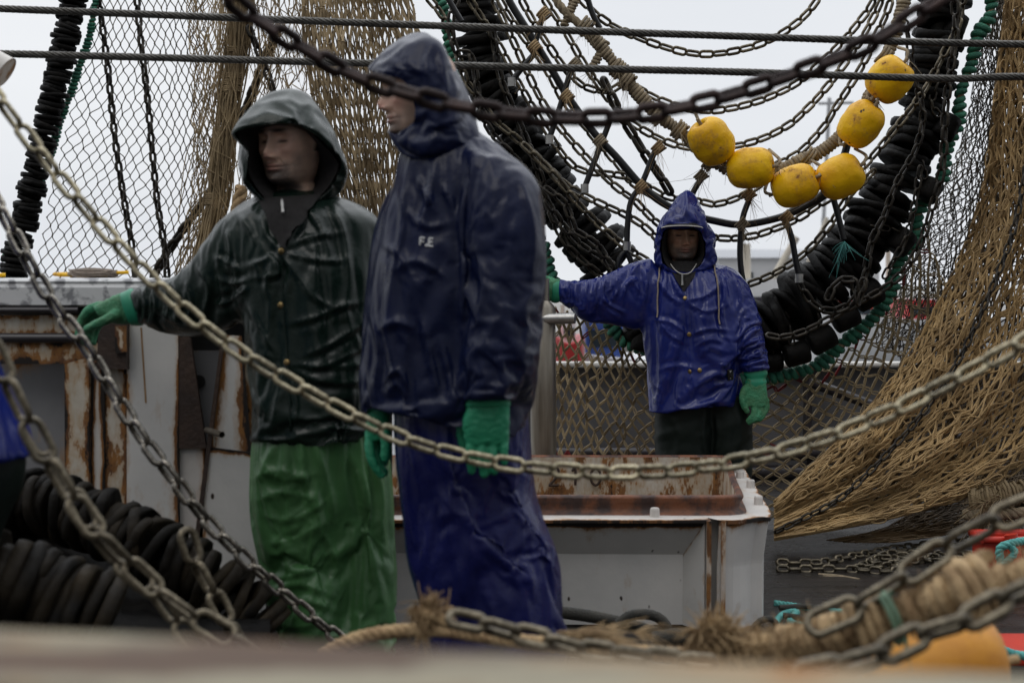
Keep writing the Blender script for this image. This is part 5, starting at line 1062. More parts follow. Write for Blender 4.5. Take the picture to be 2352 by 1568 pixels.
Sk = guide_surface([[(2285, -20, 7.8), (2250, 100, 7.8), (2225, 250, 7.8), (2180, 400, 7.8), (2110, 560, 7.8), (2060, 680, 7.8), (2000, 780, 7.8)], [(2300, -20, 7.8), (2280, 250, 7.75), (2230, 480, 7.75), (2150, 660, 7.8), (2070, 830, 7.8)], [(2330, -20, 7.75), (2300, 300, 7.75), (2250, 560, 7.75), (2190, 740, 7.75), (2120, 900, 7.75)], [(2380, -20, 7.7), (2360, 300, 7.7), (2300, 600, 7.7), (2260, 800, 7.7), (2200, 1000, 7.7)]])
mb = MB()
for k in range(3): net_mesh(mb, Sk, 17, 62, .0023, jit=.3, hexy=.4, fold=lambda u, v, k=k: .05*k+.03*np.sin(u*30+k), knot=1.6, seed=40+k)
mb.build('mesh', m_net_k, nk, False)
ng = thing('fishing_net', 'large golden brown net falling in folds to the deck at the right', 'net', P(2000, 1230, 7.0))
gd = [[(2310, -20, 7.3), (2285, 200, 7.3), (2262, 400, 7.3), (2215, 560, 7.3), (2150, 700, 7.25), (2060, 850, 7.15), (1950, 985, 7.0), (1850, 1080, 6.9), (1778, 1150, 6.85)],
      [(2360, -20, 7.3), (2350, 200, 7.3), (2330, 450, 7.3), (2270, 640, 7.2), (2190, 800, 7.1), (2080, 950, 7.0), (1960, 1070, 6.9), (1780, 1182, 6.85)],
      [(2420, -20, 7.3), (2420, 200, 7.3), (2410, 450, 7.3), (2350, 700, 7.2), (2270, 870, 7.0), (2150, 1010, 6.9), (2000, 1110, 6.85), (1780, 1205, 6.8)],
      [(2520, -20, 7.3), (2520, 300, 7.3), (2480, 600, 7.2), (2410, 820, 7.1), (2300, 980, 6.95), (2180, 1080, 6.85), (2020, 1160, 6.8), (1780, 1225, 6.75)],
      [(2640, -20, 7.3), (2620, 400, 7.3), (2560, 700, 7.2), (2470, 930, 7.05), (2340, 1080, 6.9), (2200, 1150, 6.8), (2030, 1195, 6.75), (1780, 1240, 6.72)]]
Sg = guide_surface(gd, 90)
fg = lambda u, v: .075*np.sin(u*17+v*2.2)*(.35+.65*np.sin(np.pi*np.clip(v*1.05, 0, 1)))
mb = MB(); net_mesh(mb, Sg, 28, 58, .0038, jit=.34, hexy=.5, fold=fg, knot=1.7, seed=51, double=.13, n=4)
net_mesh(mb, Sg, 24, 46, .0038, jit=.45, hexy=.5, fold=lambda u, v: fg(u, v)-.03+.02*np.sin(u*40), knot=1.6, seed=53, hole=.1)
gold = mb
mb = MB(); net_mesh(mb, Sg, 32, 62, .0036, jit=.35, hexy=.5, fold=lambda u, v: fg(u*1.02, v)+.06, knot=1.4, seed=54); net_mesh(mb, Sg, 28, 52, .0036, jit=.4, hexy=.5, fold=lambda u, v: fg(u+.03, v)+.12, knot=0, seed=55)
mb.build('mesh', m_net_g2, ng, False)
g = np.random.default_rng(77); mb = gold
for k in range(110):                                # slack loops of twine
    u = g.uniform(0, 1); v = g.uniform(.05, .97); c_ = Sg(np.array([u]), np.array([v]))[0]; c2 = Sg(np.array([u]), np.array([min(v+.05, 1)]))[0]; dv = (c2-c_)[:2]; dv /= np.linalg.norm(dv)+1e-6; Ln = g.uniform(25, 60); wd = g.uniform(6, 14); nv_ = np.array([-dv[1], dv[0]])
    th = np.linspace(0, 2*np.pi, 12); q = np.array([[*(c_[:2]+dv*Ln*.5*math.cos(t)+nv_*wd*.5*math.sin(t)*(1.2-.5*math.cos(t))), c_[2]-.06+float(fg(u, v))] for t in th]); mb.tube(PA(q), .0034, 4, False)
mb.build('mesh', m_net_g, ng, False)
# thick dark bottom: heap of net on deck
Sq = guide_surface([[(2352, 1040, 7.6), (2250, 1110, 7.3), (2120, 1165, 7.1), (2020, 1215, 6.9), (1900, 1240, 6.8)], [(2460, 1100, 7.6), (2330, 1150, 7.3), (2200, 1190, 7.0), (2080, 1225, 6.9), (1960, 1245, 6.8)], [(2560, 1160, 7.6), (2400, 1190, 7.2), (2280, 1210, 7.0), (2160, 1230, 6.9), (2050, 1245, 6.8)]])
mb = MB()
for k in range(3): net_mesh(mb, Sq, 18, 26, .0030, jit=.5, hexy=.4, fold=lambda u, v, k=k: .04*k, knot=1.5, seed=60+k)
tag(mb.build('net_heap', m_net_g2, None, False), 'low dark brown heap of net on the deck under the golden net', 'net')
# ------------------------------------------------------------------ rubber disc ropes
def disc_mesh(name, r, th, mat, seed, cut=True):
    g = np.random.default_rng(seed); n = 32; t = np.arange(n)*2*np.pi/n
    rr = r*(1+g.normal(0, .010, n)+.06*np.sin(2*t+seed)+(.02*np.sin(5*t+seed*2)));
    if cut: k0 = g.integers(0, n); rr[k0] *= .90; rr[(k0+1) % n] *= .94
    G = []
    for x, k in ((-.5, .25), (-.5, .95), (-.42, 1.0), (0, 1.02), (.42, 1.0), (.5, .95), (.5, .25)): G.append(np.stack([np.full(n, x*th)+g.normal(0, th*.02, n)+.10*th*np.sin(t+seed), rr*k*np.cos(t), rr*k*np.sin(t)], 1))
    mb = MB(); G = np.array(G); mb.grid(G[:2], True); mb.grid(G[1:6], True); mb.grid(G[5:], True); return mb.mesh(name, mat, True)
DM = {}
def disc_rope(label, pts, r, th, mat, group=None, name='disc_rope', tilt=.14, rv=.12, gaps=0, seed=1, rvar=None, core=m_ropedk, off=.02):
    key = (r, th, mat.name)
    if key not in DM: DM[key] = [disc_mesh('disc', r, th, mat, k) for k in range(6)]
    g = np.random.default_rng(seed); p = path(pts, 12); q = resamp(p, th*.88); root = thing(name, label, 'ground rope', Vector(q[0]), group); T, A, B = frames(q)
    mb = MB(); mb.tube(resamp(p, .08), r*.28, 8); mb.build('core_rope', core, root)
    rest = []
    for i in range(len(q)):
        if gaps and g.random() < gaps: continue
        t = Vector(T[i]+g.normal(0, tilt, 3)).normalized(); a = Vector(A[i]); a = (a-t*a.dot(t)).normalized(); b = t.cross(a); s = 1+g.normal(0, rv)*.6; s = min(max(s, .75), 1.2)
        if rvar is not None: s *= rvar(i/len(q))
        R = (Matrix((t, a, b)).transposed() @ Matrix.Rotation(g.uniform(0, 6), 3, 'X')).to_4x4() @ Matrix.Diagonal((g.uniform(.85, 1.1), s, s, 1)); R.translation = Vector(q[i]-q[0]+g.normal(0, off*r/.1*.3, 3))
        me = DM[key][int(g.integers(0, 6))]
        if i < 100: o = bpy.data.objects.new('disc', me); C.objects.link(o); o.parent = root; o.matrix_local = R
        else: rest.append((me, R))
    if rest:
        mb = MB()
        for me, R in rest:
            V = np.array([v.co for v in me.vertices]); Fq = np.array([list(p_.vertices) for p_ in me.polygons]); Rn = np.array(R); mb.add(V@Rn[:3, :3].T+Rn[:3, 3]+q[0], Fq)
        mb.build('further_discs', mat, root)['kind'] = 'stuff'
    return root
disc_rope('leaning black rubber disc rope hanging at the far left edge of the olive net', [(172, -30, 8.0), (150, 100, 8.0), (120, 230, 8.0), (92, 350, 8.0), (65, 470, 8.0), (42, 570, 8.0), (28, 640, 8.0)], .069, .026, m_rub, tilt=.10, seed=3)
disc_rope('huge black rubber disc rope sagging in a U behind the person in royal blue', [(1085, -30, 7.6), (1092, 60, 7.6), (1120, 180, 7.6), (1160, 260, 7.6), (1215, 360, 7.6), (1275, 445, 7.6), (1330, 515, 7.6), (1400, 600, 7.6), (1460, 690, 7.6), (1530, 760, 7.6), (1640, 790, 7.6), (1740, 755, 7.6), (1830, 700, 7.6), (1930, 610, 7.6), (2020, 490, 7.6), (2075, 380, 7.6), (2120, 250, 7.6), (2150, 100, 7.6), (2175, -30, 7.6)],
          .142, .044, m_rub, tilt=.15, rv=.14, seed=8, rvar=lambda s: .84+.24*math.sin(s*3.1)**2)
disc_rope('heap of brown black rubber rings at the lower left, chain lying over it', [(-60, 1180, 4.2), (60, 1160, 4.15), (170, 1180, 4.1), (280, 1225, 4.05), (390, 1290, 4.0), (480, 1340, 4.0), (560, 1400, 4.0), (600, 1440, 4.0)], .092, .028, m_rubb, tilt=.20, seed=4, name='rubber_ring_rope')
disc_rope('broad brown rubber rings lowest in the left corner behind the near rail', [(-60, 1330, 3.4), (60, 1360, 3.4), (150, 1395, 3.4), (250, 1430, 3.4)], .115, .034, m_rubb, tilt=.1, seed=14, name='rubber_ring_rope')
disc_rope('black rubber rings lying against the hatch behind the lower left chain', [(380, 1420, 4.25), (470, 1450, 4.25), (570, 1490, 4.25), (640, 1520, 4.25)], .10, .035, m_rub, tilt=.3, seed=15, name='rubber_ring_rope')
# dark mass beneath the ring heap
mb = MB(); G = []
for x in np.linspace(-80, 620, 30): G.append([(x, 1200+max(0, x-60)*.42+12*math.sin(x*.05), 4.2), (x, 1290+max(0, x-60)*.36+10*math.sin(x*.07), 4.02), (x, 1420, 3.9), (x, 1560, 3.8), (x, 1700, 3.75)])
mb.grid(PA(cat(np.swapaxes(np.array(G, float), 0, 1), 4))); tag(mb.build('rubber_mat_heap', m_rub), 'dark heap of rubber matting under the ring rope at the lower left', 'rubber mats')
# ------------------------------------------------------------------ green lashed ropes and bobbins
def green(label, pts, R=.034, r=.017, seed=1):
    t = thing('green_rope', label, 'rope', P(*pts[0])); p = path(pts, 12); mb = MB(); wrapped(mb, p, R, r, r*2.15, 7, False, 0, .45, seed); mb.build('lashing', m_ropeg, t)
    mb = MB(); mb.tube(resamp(p, .05), R-r*1.1, 8); mb.build('core_rope', m_rope, t); return t
green('green lashed rope along the edge of the olive net at the far left', [(225, -20, 8.1), (213, 45, 8.1), (203, 95, 8.1), (180, 160, 8.1), (163, 215, 8.1), (140, 270, 8.1), (124, 330, 8.1), (100, 400, 8.1), (50, 520, 8.1), (10, 600, 8.1)], .024, .010, 2)
green('short green lashed rope showing above the navy hood', [(1005, -20, 7.75), (1022, 30, 7.75), (1026, 60, 7.75), (1030, 95, 7.75), (1050, 200, 7.75)], .034, .016, 3)
gpts = [(1232, 540, 7.6), (1256, 590, 7.6), (1268, 640, 7.6), (1330, 700, 7.6), (1392, 728, 7.6), (1412, 759, 7.6), (1436, 783, 7.6), (1480, 800, 7.6), (1560, 850, 7.6), (1680, 872, 7.6), (1775, 864, 7.6), (1830, 855, 7.6), (1884, 835, 7.6), (1935, 790, 7.6), (1995, 740, 7.6), (2040, 680, 7.6), (2066, 596, 7.6), (2100, 554, 7.6), (2114, 475, 7.6), (2160, 420, 7.6), (2176, 336, 7.6), (2200, 286, 7.6), (2207, 210, 7.6), (2232, 147, 7.6), (2245, 84, 7.6), (2272, 42, 7.6), (2280, -20, 7.6)]
green('long green lashed rope strung with bobbins, curving up to the top right', gpts, .039, .018, 4)
def bobbin(label, x, y, d, r, L_, ang, hang=None):
    t = thing('rubber_bobbin', label, 'bobbin', P(x, y, d), 'rubber bobbins along the green rope'); a = np.array([math.cos(ang), .1, math.sin(ang)]); c_ = np.array(P(x, y, d))
    mb = MB(); k = [.3, .84, .96, 1, .98, 1, .97, .85, .3]; ss = [-.505, -.5, -.46, -.2, 0, .2, .46, .5, .505]
    mb.tube([c_+a*L_*q for q in ss], [r*q for q in k], 20, True); mb.build('drum', m_rub, t)
    if hang: chain_part(t, hang, d-.03)
    return t
def chain_part(t, pts, d):
    mb = MB(); me = LM.setdefault('hang', link_mesh('link', .062, .04, .0055, m_chaind)); p = resamp(path([(x, y, d) for x, y in pts], 8), .05)
    V = np.array([v.co for v in me.vertices]); Fq = np.array([list(q.vertices) for q in me.polygons]); T, A, B = frames(p)
    for i in range(len(p)-1):
        tt, a, b = T[i], A[i], B[i]; 
        if i % 2: a, b = b, -a
        mb.add(V@np.stack([tt, a, b])+p[i], Fq)
    mb.build('hanger_chain', m_chaind, t)
bobbin('topmost rubber bobbin on the green rope near the top right', 2195, 60, 7.55, .055, .11, 1.2)
bobbin('second rubber bobbin from the top on the green rope', 2172, 292, 7.5, .062, .12, 1.1, [(2150, 200), (2140, 240), (2165, 275)])
bobbin('rubber bobbin level with the lowest yellow float on the green rope', 2135, 437, 7.5, .058, .11, 1.0, [(2120, 380), (2125, 420)])
bobbin('rubber bobbin on the green rope right of the thickest disc rope', 2070, 555, 7.5, .062, .12, .9, [(2010, 520), (2060, 530), (2070, 545)])
bobbin('large upright rubber bobbin above the red boat', 1993, 677, 7.5, .070, .135, .5, [(1965, 640), (1985, 655)])
bobbin('rubber bobbin between the large one and the sagging end of the green rope', 1942, 730, 7.5, .062, .125, .45, [(1905, 680), (1935, 715)])
bobbin('rubber bobbin above the bend of the green rope, tilted', 1888, 780, 7.5, .062, .13, .5, [(1880, 730), (1890, 760)])
bobbin('rubber bobbin second from the royal blue sleeve', 1830, 812, 7.5, .062, .12, .25, [(1815, 760), (1820, 800)])
bobbin('rubber bobbin nearest the royal blue sleeve', 1775, 830, 7.55, .055, .09, .1, [(1775, 780), (1775, 820)])
bobbin('rubber bobbin left of the royal blue jacket on the green rope', 1478, 780, 7.5, .058, .12, 1.3)
# ------------------------------------------------------------------ thick headline rope and yellow floats
hr = thing('headline_rope', 'thick tan lashed headline rope sagging across the sky with the yellow floats', 'rope', P(1343, 61, 7.2))
hp = [(1336, 58, 7.2), (1372, 97, 7.2), (1415, 151, 7.2), (1444, 191, 7.2), (1508, 262, 7.2), (1555, 296, 7.2), (1592, 330, 7.2), (1632, 366, 7.2), (1670, 388, 7.2), (1725, 402, 7.2), (1777, 394, 7.2), (1831, 372, 7.2), (1886, 348, 7.2), (1935, 307, 7.2), (1990, 235, 7.2), (2022, 160, 7.2), (2054, 84, 7.2), (2085, -30, 7.2)]
mb = MB(); wrapped(mb, path(hp, 14), .034, .0105, .019, 6, True, 0, .22, 9); mb.build('lashing', m_rope, hr)
mb = MB(); twisted(mb, path([(1262, -30, 7.2), (1285, 12, 7.2), (1310, 38, 7.2), (1336, 60, 7.2)]), .021, .1, 3, 6); mb.build('rope_end', m_rope, hr)
for x, y in ((1343, 62), (1440, 186), (1420, 160), (1512, 268), (1632, 372), (1735, 405), (1858, 362), (1990, 240), (2030, 130), (1560, 300)):
    mb = MB(); tie(mb, P(x, y, 7.18), (.7, 0, -.6), .043, .008, 3, 0, .13, x); mb.build('tie', m_rope, hr)
def flt(label, x, y, L_, r, ang, hole_front):
    t = thing('net_float', label, 'float', P(x, y, 7.05), 'yellow floats on the headline rope'); c_ = np.array(P(x, y, 7.05)); a = np.array([math.cos(ang), -.35*hole_front, math.sin(ang)]); a /= np.linalg.norm(a)
    u = np.cross(a, [0, 1, .1]); u /= np.linalg.norm(u); v = np.cross(a, u); th = np.arange(32)*2*np.pi/32; g = np.random.default_rng(int(x))
    pr = [(-.36, .16), (-.42, .17), (-.47, .22), (-.50, .34), (-.49, .52), (-.44, .70), (-.34, .86), (-.18, .97), (0, 1), (.18, .97), (.34, .86), (.44, .70), (.49, .52), (.50, .34), (.47, .22), (.42, .17), (.36, .16)]
    pr = cat(np.array(pr), 3); G = []
    for s, k in pr: G.append([c_+a*L_*s+(u*math.cos(q)+v*math.sin(q))*r*k*(1+.03*math.sin(2*q+x)+.05*noise.noise(Vector((2.2*math.cos(q), 2.2*math.sin(q), s*5+x)))+.03*abs(noise.noise(Vector((5*math.cos(q), 5*math.sin(q), s*9+x))))) for q in th])
    mb = MB(); mb.grid(np.array(G), True); mb.build('shell', m_yel, t)
    mb = MB(); mb.tube([c_-a*L_*.62, c_-a*L_*.3, c_, c_+a*L_*.3, c_+a*L_*.62], .009, 6)
    rp_ = c_+np.array([0, .12, .09]); q = cat([c_-a*L_*.55, c_-a*L_*.68+[0, .04, .03], rp_-a*L_*.5, ], 6); mb.tube(q, .008, 6); q = cat([c_+a*L_*.55, c_+a*L_*.68+[0, .04, .03], rp_+a*L_*.5], 6); mb.tube(q, .008, 6)
    fray(mb, c_+a*L_*.6, (.1, 0, -1), .09, 8, .0018, .5, 0, int(y)); mb.build('tie_rope', m_rope, t); return t
flt('leftmost yellow float, tilted steeply, first on the headline rope', 1634, 325, .215, .100, -.95, -1)
flt('second yellow float from the left, lying level with its hole to the left', 1724, 386, .215, .096, .05, 1)
flt('lowest yellow float, at the bottom of the sag', 1826, 426, .215, .098, .38, 1)
flt('yellow float third from the right, beside the lowest one', 1930, 406, .215, .098, .52, 1)
flt('yellow float second from the top, against the disc rope', 1977, 285, .215, .098, .95, 1)
flt('topmost yellow float, crossed by the lower wire', 2043, 183, .205, .102, .9, 1)
# ------------------------------------------------------------------ black hoses
hb = thing('hose_bridle', 'black rubber hose bridle with droppers lashed along it, hanging among the chains', 'hose', P(1166, 0, 7.3))
def hose(pts, r, nm='hose', par=hb, mat=m_hose, d=7.3):
    mb = MB(); mb.tube(resamp(path([(x, y, d) for x, y in pts], 10), .03), r, 10); return mb.build(nm, mat, par)
main1 = [(1155, -30), (1175, 12), (1217, 79), (1264, 155), (1303, 220), (1365, 306), (1418, 363), (1472, 425), (1520, 465), (1575, 490), (1640, 507), (1705, 516), (1789, 500), (1840, 478), (1890, 445), (1930, 380), (1950, 320)]
hose(main1, .019); hose([(1797, 497), (1830, 478), (1880, 460), (1905, 440)], .016)
for q in ([(1249, 30), (1240, 60), (1228, 105)], [(1240, 110), (1205, 150), (1175, 187)], [(1314, 150), (1300, 200), (1280, 265), (1262, 318)], [(1400, 280), (1385, 320), (1362, 380), (1343, 430)], [(1505, 345), (1475, 420), (1450, 460), (1442, 510), (1440, 558)],
          [(1440, 575), (1425, 590), (1418, 625), (1440, 640), (1452, 610), (1440, 580)], [(1617, 403), (1598, 430), (1588, 452)], [(1724, 450), (1706, 500), (1700, 560), (1701, 610), (1710, 665)], [(1804, 505), (1818, 545), (1828, 600), (1836, 640)], [(1914, 455), (1926, 500), (1938, 550)],
          [(1345, -20), (1360, 30), (1378, 66)], [(1020, -20), (1042, 20), (1060, 50)]):
    hose(q, .015, 'dropper', d=7.26)
for x, y in ((1175, 190), (1262, 322), (1343, 434), (1440, 566), (1836, 640)):
    mb = MB(); mb.tube([P(x, y-11, 7.25), P(x, y+9, 7.25)], .020, 12); mb.build('crimp', m_zinc, hb)
for x, y, s in ((1228, 110, 1), (1302, 222, 2), (1378, 325, 3), (1472, 430, 4), (1600, 500, 5), (1704, 516, 6), (1806, 500, 7), (1249, 34, 8), (1320, 150, 9), (1512, 340, 10), (1720, 448, 11), (1610, 405, 12)):
    mb = MB(); tie(mb, P(x, y, 7.24), (.6, 0, -.7), .028, .006, 4, 0, .15, s); mb.build('tie', m_ropef if s % 3 else m_rope, hb)
mb = MB(); fray(mb, P(1940, 555, 7.2), (-.2, 0, -1), .12, 26, .002, .5, 0, 3); mb.build('teal_fray', m_teal, hb)
mb = MB(); wrapped(mb, path([(1322, -20, 7.3), (1312, 20, 7.3), (1296, 60, 7.3)]), .024, .009, .018); wrapped(mb, path([(1392, 95, 7.22), (1375, 130, 7.2), (1358, 160, 7.2)]), .024, .009, .018); fray(mb, P(1358, 160, 7.2), (0, 0, -1), .1, 14, .002, .3); wrapped(mb, path([(1300, 45, 7.2), (1320, 10, 7.2), (1335, -20, 7.2)]), .02, .008, .016); mb.build('lashing', m_rope, hb)
# ------------------------------------------------------------------ wires
def wire(label, pts, R=.0135, d=5.5):
    mb = MB(); twisted(mb, path([(x, y, d) for x, y in pts], 20), R, .13, 6, 6, 0, R*.42); mb.tube(resamp(path([(x, y, d) for x, y in pts], 20), .1), R*.55, 6)
    return tag(mb.build('wire_rope', m_wire), label, 'wire')
wire('upper twisted steel wire stretched across the whole view', [(-60, 18), (300, 32), (700, 48), (1176, 66), (1700, 84), (2100, 97), (2420, 104)])
wire('lower twisted steel wire passing behind the navy hood', [(-60, 122), (300, 131), (700, 142), (1176, 154), (1700, 166), (2050, 178), (2200, 181), (2300, 177), (2420, 177)])
# ------------------------------------------------------------------ chains
c0 = lambda p, d: [(x, y, d) for x, y in p]
G1 = 'slack chains hanging across the sky'
chain('uppermost slack chain hanging in a shallow U above both wires', c0([(1310, -30), (1345, 10), (1400, 55), (1500, 100), (1610, 125), (1720, 110), (1800, 75), (1860, 25), (1895, -30)], 7.3), .084, .05, .0078, m_chain, G1)
chain('slack chain sagging just above the leftmost yellow float', c0([(1180, -30), (1250, 90), (1329, 191), (1400, 210), (1436, 192), (1500, 222), (1537, 238), (1592, 252), (1646, 254), (1722, 239), (1789, 214), (1840, 185), (1877, 151), (1919, 113), (1957, 71), (1999, 17), (2020, -30)], 7.45), .084, .05, .0078, m_chain, G1)
chain('slack chain emerging from behind the leftmost yellow float up to the right', c0([(1230, -30), (1290, 60), (1350, 160), (1420, 255), (1462, 290), (1516, 319), (1562, 336), (1630, 345), (1684, 336), (1722, 328), (1760, 315), (1814, 286), (1852, 252), (1898, 202), (1949, 134), (1987, 76), (2020, 13), (2035, -30)], 7.4), .084, .05, .0078, m_chain, G1)
chain('slack chain ending behind the second and third yellow floats', c0([(1780, 380), (1827, 357), (1856, 332), (1894, 290), (1919, 248), (1953, 197), (1987, 139), (2012, 84), (2041, 21), (2050, -30)], 7.4), .084, .05, .0078, m_chain, G1)
chain('long slack chain dipping behind the royal blue hood and rising past the right floats', c0([(1120, -30), (1185, 108), (1221, 187), (1256, 252), (1300, 310), (1375, 392), (1418, 432), (1460, 462), (1495, 500), (1540, 530), (1630, 544), (1672, 548), (1730, 542), (1781, 525), (1831, 504), (1882, 470), (1936, 435), (1957, 410), (1999, 365), (2041, 315), (2092, 252), (2125, 206), (2150, 160), (2180, 100), (2201, 55), (2215, -20)], 7.35), .084, .05, .0078, m_chain, G1)
chain('slack chain passing just over the royal blue hood', c0([(1060, -30), (1148, 108), (1192, 191), (1235, 266), (1285, 345), (1330, 390), (1400, 400), (1440, 405), (1503, 437), (1537, 454), (1604, 462), (1646, 470), (1684, 458), (1713, 445), (1750, 420)], 7.45), .084, .05, .0078, m_chain, G1)
chain('chain running steeply down from the top centre past the navy hood', c0([(960, -30), (1015, 35), (1046, 110), (1072, 190), (1098, 223), (1134, 274), (1185, 317), (1217, 346), (1256, 382), (1300, 425), (1365, 461), (1436, 493), (1480, 520), (1520, 560)], 7.35), .084, .05, .0078, m_chain, G1)
chain('dark chain draped down the front of the great disc rope at its left', c0([(1068, -30), (1035, 40), (1048, 120), (1085, 130), (1100, 230), (1125, 300), (1180, 360), (1230, 420), (1280, 500), (1330, 560), (1400, 605), (1440, 625)], 7.3), .084, .05, .0078, m_chaind, G1)
chain('dark chain lying along the outer side of the great disc rope', c0([(1130, 60), (1150, 180), (1200, 300), (1240, 400), (1262, 480), (1300, 560), (1340, 600), (1400, 650)], 7.42), .084, .05, .0078, m_chaind, G1)
chain('chain from the disc rope down across to the sleeve of royal blue', c0([(1200, 330), (1270, 400), (1330, 470), (1380, 520), (1440, 570), (1490, 600)], 7.3), .084, .05, .0078, m_chain, G1)
chain('chain parallel to the hose bridle crossing the sky beside the navy hood', c0([(1130, -30), (1190, 70), (1250, 150), (1300, 240), (1360, 310), (1420, 380), (1450, 420), (1500, 450)], 7.5), .084, .05, .0078, m_chain, G1)
chain('heavy black chain hanging steeply left of the thick rope', c0([(1385, 180), (1411, 235), (1440, 290), (1466, 328), (1490, 370), (1508, 391), (1541, 445)], 7.35), .11, .06, .012, m_chaind, G1)
chain('slack chain rising from the blue shoulder to the right in front of the harbour', c0([(1690, 665), (1713, 655), (1747, 643), (1789, 622), (1823, 601), (1856, 575), (1886, 542), (1915, 504), (1950, 450), (1985, 415), (2010, 390)], 7.35), .084, .05, .0078, m_chain, G1)
chain('dark chain draped along the right arm of the great disc rope', c0([(1760, 770), (1800, 775), (1850, 760), (1900, 735), (1960, 700), (2000, 680), (2060, 640), (2110, 570), (2140, 480), (2165, 380), (2170, 280), (2180, 180), (2195, 80), (2190, -30)], 7.3), .084, .05, .0078, m_chaind, G1)
chain('short dark chain hanging from the disc rope over the bobbins', c0([(1900, 690), (1920, 650), (1960, 640), (1970, 700), (1985, 640)], 7.2), .084, .05, .0078, m_chaind, G1)
chain('thin dark chain hanging beside the green rope at the right', c0([(2115, 380), (2100, 470), (2080, 550), (2045, 610), (2030, 640)], 7.35), .07, .042, .006, m_chaind, G1)
chain('dark chain looping over the middle of the disc rope beside the last green bobbins', c0([(1830, 640), (1860, 690), (1900, 715), (1950, 700), (1985, 640), (2000, 560), (2030, 500)], 7.28), .084, .05, .0078, m_chaind, G1)
chain('dark chain knotted over the left arm of the disc rope near its foot', c0([(1250, 430), (1300, 470), (1320, 530), (1370, 560), (1420, 640), (1470, 690)], 7.25), .084, .05, .0078, m_chaind, G1)
chain('dark chain hanging over the disc rope right behind the topmost yellow float', c0([(2060, -30), (2085, 80), (2100, 170), (2120, 260), (2105, 340), (2060, 420), (2030, 500)], 7.3), .07, .044, .0068, m_chaind, G1)
G2 = 'dark chains hanging in the olive net'
chain('left of the two dark chains hanging inside the olive net', c0([(222, -30), (235, 60), (248, 160), (262, 300), (280, 430), (302, 560), (312, 660)], 8.1), .07, .046, .0085, m_chaind, G2)
chain('right of the two dark chains hanging inside the olive net', c0([(312, -30), (322, 80), (338, 220), (350, 350), (362, 470), (380, 580), (385, 660)], 8.1), .07, .046, .0085, m_chaind, G2)
chain('dark chain slanting behind the gathered net left of the green hood', c0([(350, 640), (390, 570), (440, 500), (490, 430), (520, 360), (560, 260), (600, 160), (640, 60)], 8.25), .09, .06, .014, m_chaind, G2)
chain('dark chain twisted into the ragged net above the green hood', c0([(570, 60), (590, 110), (610, 160), (625, 200), (640, 260)], 7.9), .08, .05, .009, m_chaind, G2)
G3 = 'chain laid in the golden net'
chain('thin chain running down inside the folds of the golden net', c0([(2390, 100), (2370, 300), (2330, 520), (2270, 680), (2200, 830), (2110, 960), (2010, 1070), (1920, 1150), (1780, 1222)], 6.7), .058, .036, .0058, m_chaind, None)
# chains lying on deck
zd = lambda x, y, h=.02: ((CAMZ-h)*F/(y-HZ))
dk = lambda L_: [(x, y, zd(x, y)) for x, y in L_]
chain('chain lying along the deck under the golden net', dk([(1785, 1290), (1830, 1292), (1890, 1290), (1950, 1278), (2010, 1266), (2080, 1256), (2160, 1245), (2230, 1238), (2300, 1236), (2380, 1240)]), .064, .042, .0068, m_chain, 'chains lying on the deck', flat=True)
chain('chain lying nearest on the deck, ending in a pile', dk([(1785, 1306), (1850, 1306), (1920, 1306), (1990, 1308), (2040, 1312), (2062, 1304), (2060, 1292), (2020, 1296), (1990, 1300), (1960, 1302)]), .064, .042, .0068, m_chain, 'chains lying on the deck', flat=True)
chain('chain piled in loops on the deck right of the hatch', dk([(1975, 1300), (2010, 1282), (2050, 1280), (2062, 1290), (2030, 1300), (2000, 1290), (2040, 1270), (2100, 1272), (2160, 1280), (2200, 1275), (2260, 1268), (2330, 1262), (2380, 1262)]), .064, .042, .0068, m_chain, 'chains lying on the deck', flat=True)
chain('chain crossing the pile on the deck', dk([(2060, 1284), (2110, 1288), (2160, 1270), (2190, 1286), (2150, 1290), (2100, 1278), (2060, 1276)]), .064, .042, .0068, m_chain, 'chains lying on the deck', flat=True)
# near chains
chain('dark rusty chain sagging in front of the navy hood, just before the camera', [(480, -50, 2.6), (560, 25, 2.65), (640, 78, 2.7), (720, 125, 2.75), (820, 178, 2.8), (930, 212, 2.8), (1060, 245, 2.8), (1200, 265, 2.8), (1340, 272, 2.8), (1480, 262, 2.8), (1620, 235, 2.8), (1760, 192, 2.8), (1880, 150, 2.75), (1990, 105, 2.7), (2080, 50, 2.7), (2160, 0, 2.7), (2230, -50, 2.7)], .070, .043, .0088, m_chainr)
chain('pale worn chain sagging across the two hooded people from the left edge', [(-40, 180, 3.2), (0, 232, 3.2), (60, 310, 3.2), (150, 425, 3.2), (250, 540, 3.2), (350, 645, 3.2), (450, 735, 3.2), (560, 815, 3.2), (680, 885, 3.2), (800, 950, 3.2), (920, 1005, 3.2), (1040, 1042, 3.2), (1180, 1068, 3.2), (1320, 1082, 3.2), (1450, 1085, 3.15), (1600, 1075, 3.1), (1750, 1048, 3.0), (1900, 1005, 2.95), (2050, 945, 2.9), (2200, 868, 2.85), (2300, 815, 2.8), (2400, 755, 2.8)], .078, .044, .0063, m_chainp)
chain('bright silver chain running from the left edge down to the deck', [(-30, 430, 3.7), (20, 515, 3.7), (70, 610, 3.7), (130, 710, 3.7), (200, 800, 3.7), (260, 900, 3.7), (330, 1010, 3.7), (400, 1100, 3.7), (470, 1190, 3.75), (560, 1280, 3.8), (650, 1360, 3.9), (720, 1420, 3.95), (790, 1475, 4.0)], .080, .048, .0078, m_chains)
